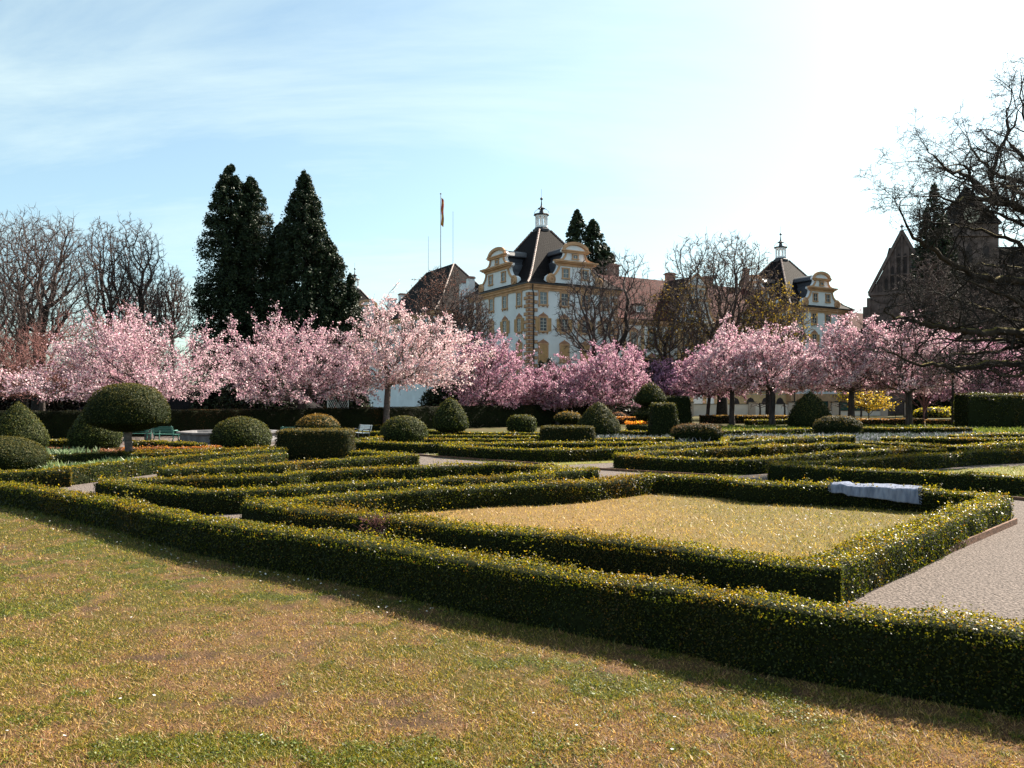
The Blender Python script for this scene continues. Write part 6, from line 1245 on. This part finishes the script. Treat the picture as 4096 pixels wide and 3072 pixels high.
# minster
ch = empty('church', (68, 139.5, 0), -A30); tag(ch, 'dark gothic stone church with steep gable, long roof and square tower, at right', 'church')
m = MB(); m.box(-5.0, 5.0, 0, 14, -1, 21.2, 0); m.extrude([(-5.0, 21.2), (5.0, 21.2), (0, 31.6)], 0.0, 0.9, 0)
m.box(-6.2, -5.0, -0.8, 1.2, 0, 19.0, 0); m.box(5.0, 6.4, -1.2, 1.6, 0, 20.0, 0); m.box(-5.6, -5.0, -0.4, 0.8, 19.0, 20.6, 0); cw = m.build('wall', M['church_stone'], ch)
m = MB(); m.box(-5.4, 5.4, -0.3, 0.0, 21.0, 21.5); 
for sx in (-1, 1): m.bar((sx * 5.3, -0.15, 21.4), (sx * 0.0, -0.15, 32.0), 0.35, 0.5)
for i in range(-4, 5):
    xx = i * 1.0; zt = 31.0 - abs(xx) * 2.05
    if zt > 22: m.box(xx - 0.13, xx + 0.13, -0.3, 0.0, 21.5, zt)
    for zz in (24.3, 27.4):
        if zt > zz + 0.8: m.box(xx + 0.13, xx + 0.87, -0.2, 0.0, zz, zz + 0.22)
m.lathe([(0.12, 32), (0.1, 32.6), (0.3, 32.7), (0.3, 32.9), (0.08, 33.0), (0.0, 33.5)], 6); m.build('tracery', M['church_stone'], cw)
m = MB()
for i in range(-4, 4):
    zt = 30.2 - max(abs(i), abs(i + 1)) * 2.05
    if zt > 22.5: m.extrude([(i + 0.25, 21.9), (i + 0.75, 21.9), (i + 0.75, zt - 0.5), (i + 0.5, zt), (i + 0.25, zt - 0.5)], -0.03, 0.0)
m.build('gable_opening', M['church_dark'], cw)
m = MB(); m.add([(-5.4, 0.9, 21.0), (5.4, 0.9, 21.0), (0, 0.9, 31.4), (-5.4, 20, 21.0), (5.4, 20, 21.0), (0, 20, 31.4)], [(0, 2, 5, 3), (1, 4, 5, 2), (0, 1, 2), (3, 5, 4)]); uv_planar(m.build('roof', M['tile_dark'], ch))
def to_ch(v): return Matrix.Rotation(A30, 4, 'Z') @ (Vector(v) - Vector((68, 139.5, 0)))
m = MB(); m.box(76, 140, 147, 163, -1, 17.6); nv = m.build('nave_wall', M['church_stone'], ch)
nv.matrix_parent_inverse = ch.matrix_world.inverted(); nv.location = (0, 0, 0)
ch_inv = (Matrix.Translation((68, 139.5, 0)) @ Matrix.Rotation(-A30, 4, 'Z')).inverted(); nv.matrix_parent_inverse = ch_inv
m = MB(); m.add([(73, 146, 17.4), (142, 146, 17.4), (142, 155, 32.6), (73, 155, 32.0), (73, 164, 17.4), (142, 164, 17.4)], [(0, 1, 2, 3), (3, 2, 5, 4), (0, 3, 4), (1, 5, 2)]); nr = uv_planar(m.build('nave_roof', M['tile_dark'], ch)); nr.matrix_parent_inverse = ch_inv
m = MB(); m.box(84.5, 92.5, 152, 160, -1, 36.0); m.box(84.1, 92.9, 151.6, 160.4, 33.6, 34.0); tw_ = m.build('tower', M['church_stone'], ch); tw_.matrix_parent_inverse = ch_inv
m = MB(); m.add([(84, 151.5, 36), (93, 151.5, 36), (93, 160.5, 36), (84, 160.5, 36), (88.5, 156, 44.5)], [(0, 1, 4), (1, 2, 4), (2, 3, 4), (3, 0, 4), (3, 2, 1, 0)])
uv_planar(m.build('spire', M['tile_dark'], tw_))
m = MB(); m.lathe([(0.0, 0), (1.5, 0), (1.5, 0.12), (0, 0.14)], 24); m.v = [(87.0 + a, 151.45 - c_, 37.6 + b) for a, b, c_ in m.v]; m.build('clock_face', M['clock'], tw_)
m = MB()
for xx in (86.2, 89.4): m.extrude([(xx, 28.5), (xx + 1.3, 28.5), (xx + 1.3, 31.3), (xx + 0.65, 32.4), (xx, 31.3)], 151.97, 151.995)
m.build('belfry_opening', M['church_dark'], tw_)

# low barn on the left
bn = empty('barn', (pxp(195, 84), 84, 0)); tag(bn, 'low barn with wide dark tiled roof behind the tall hedge at left', 'barn')
m = MB(); m.box(-11, 11, 0, 8, 0, 1.55); m.build('wall', M['pillar_wall'], bn)
m = MB(); m.add([(-12.2, -0.7, 1.5), (12.2, -0.7, 1.5), (8.6, 4, 4.2), (-8.6, 4, 4.2), (12.2, 8.7, 1.5), (-12.2, 8.7, 1.5)], [(0, 1, 2, 3), (1, 4, 2), (4, 5, 3, 2), (5, 0, 3), (0, 5, 4, 1)]); uv_planar(m.build('roof', M['tile_dark'], bn))

# ================================================================== GARDEN WALL, GATE, NETTING
gw = empty('garden_wall', (pxp(690, 121), 121, 0)); tag(gw, 'cream rendered garden wall with pillars behind the right-hand cherries', 'wall')
gx = gw.location.x
pil = [pxp(p, 121) - gx for p in (690, 722, 751.8, 791.5, 835, 884, 908, 968.6)]
for x_ in pil:
    m = MB(); m.box(x_ - 0.5, x_ + 0.5, -0.2, 0.4, 0, 2.15, 0); m.box(x_ - 0.62, x_ + 0.62, -0.32, 0.52, 2.15, 2.25, 1); m.build('pillar', [M['pillar_wall'], M['dark_gutter']], gw)
m = MB(); k_ = MB()
for a, b, h in ((0, 1, 1.85), (1, 2, 1.85), (2, 3, 1.85), (3, 4, 0.85), (4, 5, 0.85), (6, 7, 0.85)):
    m.box(pil[a] + 0.5, pil[b] - 0.5, 0.0, 0.25, 0.12, h); k_.box(pil[a] + 0.5, pil[b] - 0.5, -0.08, 0.33, h, h + 0.09)
m.build('panel', M['cream_wall'], gw); k_.build('coping', M['dark_gutter'], gw)
def net(label, a, b):
    root = empty('netting_fence', (gx + pil[a] + 0.55, 122.4, 0)); tag(root, label, 'fence', 'green netting behind the wall'); L = pil[b] - pil[a] - 1.1
    m = MB(); m.box(0, L, 0, 0.05, 0.2, 2.3); m.build('net', M['net'], root)
    m = MB(); n = max(2, int(L / 2.5))
    for i in range(n + 1): m.box(L * i / n - 0.05, L * i / n + 0.05, -0.08, -0.01, 0, 2.35)
    m.box(0, L, -0.14, -0.08, 2.27, 2.33); m.build('post', M['iron'], root)
net('dark green netting fence above the low wall left of the gate', 4, 5); net('dark green netting fence above the low wall right of the gate', 6, 7); net('dark green netting fence behind the large cone yew', 3, 4)
gt = empty('iron_gate', (gx + pil[5] + 0.55, 121.1, 0)); tag(gt, 'wrought iron lattice gate between two cream pillars', 'gate'); L = pil[6] - pil[5] - 1.1
m = MB(); m.box(0, L, 0, 0.06, 0.1, 0.18); m.box(0, L, 0, 0.06, 2.0, 2.08); m.box(0, L, 0, 0.06, 1.0, 1.05)
for xx in (0.03, L / 2, L - 0.03): m.box(xx - 0.05, xx + 0.05, -0.01, 0.07, 0, 2.3)
m.build('frame', M['iron'], gt); m = MB(); n = 12
for i in range(n + 1):
    a = L * i / n
    for s in (-1, 1):
        b = a + s * 0.45
        if 0 <= b <= L: m.bar((a, 0.03, 0.15), (b, 0.03, 1.0), 0.03); m.bar((b, 0.03, 1.03), (a, 0.03, 2.0), 0.025)
m.build('lattice', M['iron'], gt)

# espaliers before the wall
for i, (px_, lb) in enumerate(((759.9, 'espaliered fruit tree with drooping arms against the wall, left of the cone yew'), (784.5, 'short pruned fruit tree stump against the wall, next to the cone yew'), (839.5, 'espaliered fruit tree beside the pillar right of the cone yew'), (848.5, 'thin pole-trained fruit tree just left of a cherry trunk'), (861, 'espaliered fruit tree just left of the forsythia'))):
    D_ = 117; root = empty('espalier_tree', (pxp(px_, D_), D_, 0)); tag(root, lb, 'fruit tree', 'espaliered fruit trees'); m = MB()
    m.tube([(0, 0, 0), (0.05, 0, 1.0), (-0.03, 0, 1.9), (0, 0, 2.1)], [0.16, 0.13, 0.12, 0.1], 7); m.build('trunk', M['bark'], root)
    m = MB(); n = 5 if i % 2 == 0 else 2; r_ = random.Random(i)
    for j in range(n):
        s = -1 if j % 2 else 1; z = 1.3 + j * 0.15; L = r_.uniform(0.8, 1.9) if n > 2 else 0.5
        pts = [(0, 0, z), (s * L * 0.4, 0.02, z + 0.28), (s * L * 0.8, -0.02, z + 0.15), (s * L, 0, z - 0.3)]; m.tube(pts, [0.06, 0.05, 0.035, 0.02], 5)
        for q in range(4): t = (q + 1) / 5; m.tube([(s * L * t, 0, z + 0.2), (s * L * t + r_.uniform(-.2, .3) * s, 0, z + 0.2 + r_.uniform(-0.4, 0.4))], [0.022, 0.015], 4)
    m.build('crown', M['twig'], root)

# ================================================================== BENCHES, FOUNTAIN, ARBOUR, BLANKET
def bench(label, x, y, rz, paint='green_paint', L=1.7):
    root = empty('park_bench', (x, y, 0), rz); tag(root, label, 'bench', 'garden benches')
    m = MB()
    for i in range(5): m.box(-L / 2, L / 2, -0.42 + i * 0.095, -0.35 + i * 0.095, 0.43, 0.46)
    m.build('seat', M[paint], root)
    m = MB()
    for i in range(4): z = 0.55 + i * 0.1; yb = 0.09 + i * 0.03; m.add([(-L / 2, yb, z), (L / 2, yb, z), (L / 2, yb + 0.025, z), (-L / 2, yb + 0.025, z), (-L / 2, yb + 0.025, z + 0.08), (L / 2, yb + 0.025, z + 0.08), (L / 2, yb + 0.05, z + 0.08), (-L / 2, yb + 0.05, z + 0.08)], [(0, 1, 5, 4), (3, 7, 6, 2), (0, 4, 7, 3), (1, 2, 6, 5), (4, 5, 6, 7), (0, 3, 2, 1)])
    m.build('backrest', M[paint], root)
    for s in (-1, 1):
        m = MB(); xx = s * (L / 2 - 0.12)
        m.tube([(xx, -0.4, 0), (xx, -0.36, 0.2), (xx, -0.4, 0.42), (xx, -0.42, 0.62), (xx, -0.3, 0.68), (xx, 0.12, 0.66)], [0.035] * 6, 7); m.tube([(xx, 0.14, 0), (xx, 0.02, 0.22), (xx, 0.06, 0.44), (xx, 0.2, 0.95)], [0.035] * 4, 7); m.tube([(xx, -0.4, 0.4), (xx, 0.06, 0.4)], [0.03] * 2, 6)
        m.build('leg', M['iron'] if paint == 'white_paint' else M['green_paint'], root, smooth=True)
    return root
bench('dark green bench mostly hidden by the mushroom yew and a cherry trunk', pxp(136, 49), 49, math.radians(175))
bench('dark green bench right of the cherry trunk, left of the fountain', pxp(164, 48), 48, math.radians(160))
bench('dark green bench showing only its backrest above the large square block', pxp(296, 47), 47, math.radians(185))
bench('white slatted bench with dark iron ends, facing left beside the large square block', pxp(363, 50.5), 50.5, math.radians(-52), 'white_paint')
fo = empty('fountain_basin', (pxp(230, 48), 48, 0)); tag(fo, 'low grey stone fountain basin half hidden by the wide green dome', 'fountain')
m = MB(); m.lathe([(2.9, 0), (2.95, 0.12), (2.8, 0.16), (2.75, 0.5), (2.98, 0.54), (3.0, 0.64), (2.55, 0.64), (2.5, 0.2)], 8, rot=math.pi / 8); m.build('basin', M['stone'], fo)
m = MB(); m.lathe([(2.5, 0.49), (2.5, 0.5)], 8, rot=math.pi / 8); m.build('water', M['water'], fo)
ar = empty('trellis_arbour', (pxp(338, 76), 76, 0), math.radians(12)); tag(ar, 'pale lattice garden arbour with domed top behind the tall hedge', 'arbour')
m = MB()
for sx in (-1, 1):
    for sy in (-1, 1): m.bar((sx * 0.95, sy * 0.95, 0), (sx * 0.95, sy * 0.95, 3.0), 0.09)
for s in (-1, 1): m.bar((-1.1, s * 0.95, 3.0), (1.1, s * 0.95, 3.0), 0.1); m.bar((s * 0.95, -1.1, 3.0), (s * 0.95, 1.1, 3.0), 0.1)
m.build('frame', M['pale_lattice'], ar)
m = MB()
for s in (-1, 1):
    for i in range(10):
        a = -0.95 + 1.9 * i / 10
        m.bar((a, s * 0.95, 0.2), (min(0.95, a + 1.4), s * 0.95, 0.2 + (min(0.95, a + 1.4) - a) * 2), 0.03); m.bar((-a, s * 0.95, 0.2), (max(-0.95, -a - 1.4), s * 0.95, 0.2 + (min(0.95, a + 1.4) - a) * 2), 0.03)
        m.bar((s * 0.95, a, 0.2), (s * 0.95, min(0.95, a + 1.4), 0.2 + (min(0.95, a + 1.4) - a) * 2), 0.03)
m.build('lattice', M['pale_lattice'], ar)
m = MB()
for i in range(8):
    a = i * math.pi / 8; pts = [(1.05 * math.cos(t) * math.cos(a), 1.05 * math.cos(t) * math.sin(a), 3.0 + 1.15 * math.sin(t)) for t in [math.pi * q / 12 for q in range(13)]]; m.tube(pts, [0.025] * 13, 5)
for q in (0.35, 0.75, 1.1): m.tube([(1.05 * math.cos(q) * math.cos(t), 1.05 * math.cos(q) * math.sin(t), 3.0 + 1.15 * math.sin(q)) for t in [2 * math.pi * k / 20 for k in range(21)]], [0.02] * 21, 5)
m.build('dome', M['pale_lattice'], ar)

def blanket():
    a = Vector((7.62, 18.86, 0)); b = Vector((9.12, 17.86, 0)); u = (b - a).normalized(); f = Vector((-u.y, u.x, 0)); f = f if f.y < 0 else -f      # f points to the near side
    L = (b - a).length; nu, nv = 60, 34; V = []; root = empty('blanket', (a.x, a.y, 0)); tag(root, 'pale blue-grey fringed blanket draped over the far side of the hedge round the dry lawn', 'blanket')
    path_tot = 0.06 + 0.54 + 0.3
    hw = 0.31
    for i in range(nu + 1):
        s = i / nu; hang = 0.2 + 0.13 * s
        for j in range(nv + 1):
            t = j / nv * (0.1 + 2 * hw + hang); z = 0.545; o = 0
            if t < 0.1: o = -hw - 0.01; z -= 0.1 - t
            elif t < 0.1 + 2 * hw: o = -hw + (t - 0.1); z += 0.012 * math.sin(o * 9 + s * 5)
            else: d = t - 0.1 - 2 * hw; o = hw + 0.035 + 0.05 * (d / hang) + 0.02 * math.sin(s * 22 + 1) * d / hang + 0.012 * math.sin(s * 55); z -= d
            if abs(abs(o) - hw) < 0.06: z -= 0.012
            z += 0.006 * math.sin(s * 13 + 0.6) + 0.005 * math.sin(s * 29 + 2) + 0.03 * math.exp(-((s - 0.12) / 0.05) ** 2) - 0.02 * math.exp(-((s - 0.2) / 0.04) ** 2)
            p = a + u * (s * L + 0.02 * math.sin(t * 7)) + f * o; V.append((p.x - a.x, p.y - a.y, z))
    F = [(i * (nv + 1) + j, (i + 1) * (nv + 1) + j, (i + 1) * (nv + 1) + j + 1, i * (nv + 1) + j + 1) for i in range(nu) for j in range(nv)]
    me = bpy.data.meshes.new('cloth'); me.from_pydata(V, [], F); me.polygons.foreach_set('use_smooth', [True] * len(F)); o = link_mesh('cloth', me, M['blanket'], root)
    so = o.modifiers.new('thickness', 'SOLIDIFY'); so.thickness = 0.012
    r_ = random.Random(4)
    for e in (0, nu):
        m = MB()
        for j in range(1, nv, 1):
            p = Vector(V[e * (nv + 1) + j]); d = u * (-1 if e == 0 else 1); q = p + d * r_.uniform(0.04, 0.075) + Vector((0, 0, -r_.uniform(0.0, 0.035))) + f * r_.uniform(-.01, .02); m.tube([p, (p + q) / 2 + Vector((0, 0, 0.005)), q], [0.006, 0.005, 0.007], 4)
        m.build('fringe', M['blanket'], root)
M['blanket'] = mat('blanket', (0.24, 0.26, 0.33), 0.95, scale=5, rgb2=(0.12, 0.14, 0.2), bump=0.9, bscale=70, spec=0.03, stretch=(2.5, 2.5, 0.35), bdist=0.01)
blanket()
# withered spot in the near side of the bed hedge
m = MB(); r_ = random.Random(9); cx_, cy_ = -2.22, 13.45
for i in range(260):
    p = Vector((cx_ + r_.gauss(0, 0.14), cy_ + r_.gauss(0, 0.08), r_.uniform(0.15, 0.5))); q = p + Vector((r_.gauss(0, .07), r_.gauss(-0.05, .05), r_.gauss(0.06, .05))); m.bar(p, q, 0.006)
m.build('withered_twigs', M['red_twig'], QH)['kind'] = 'stuff'
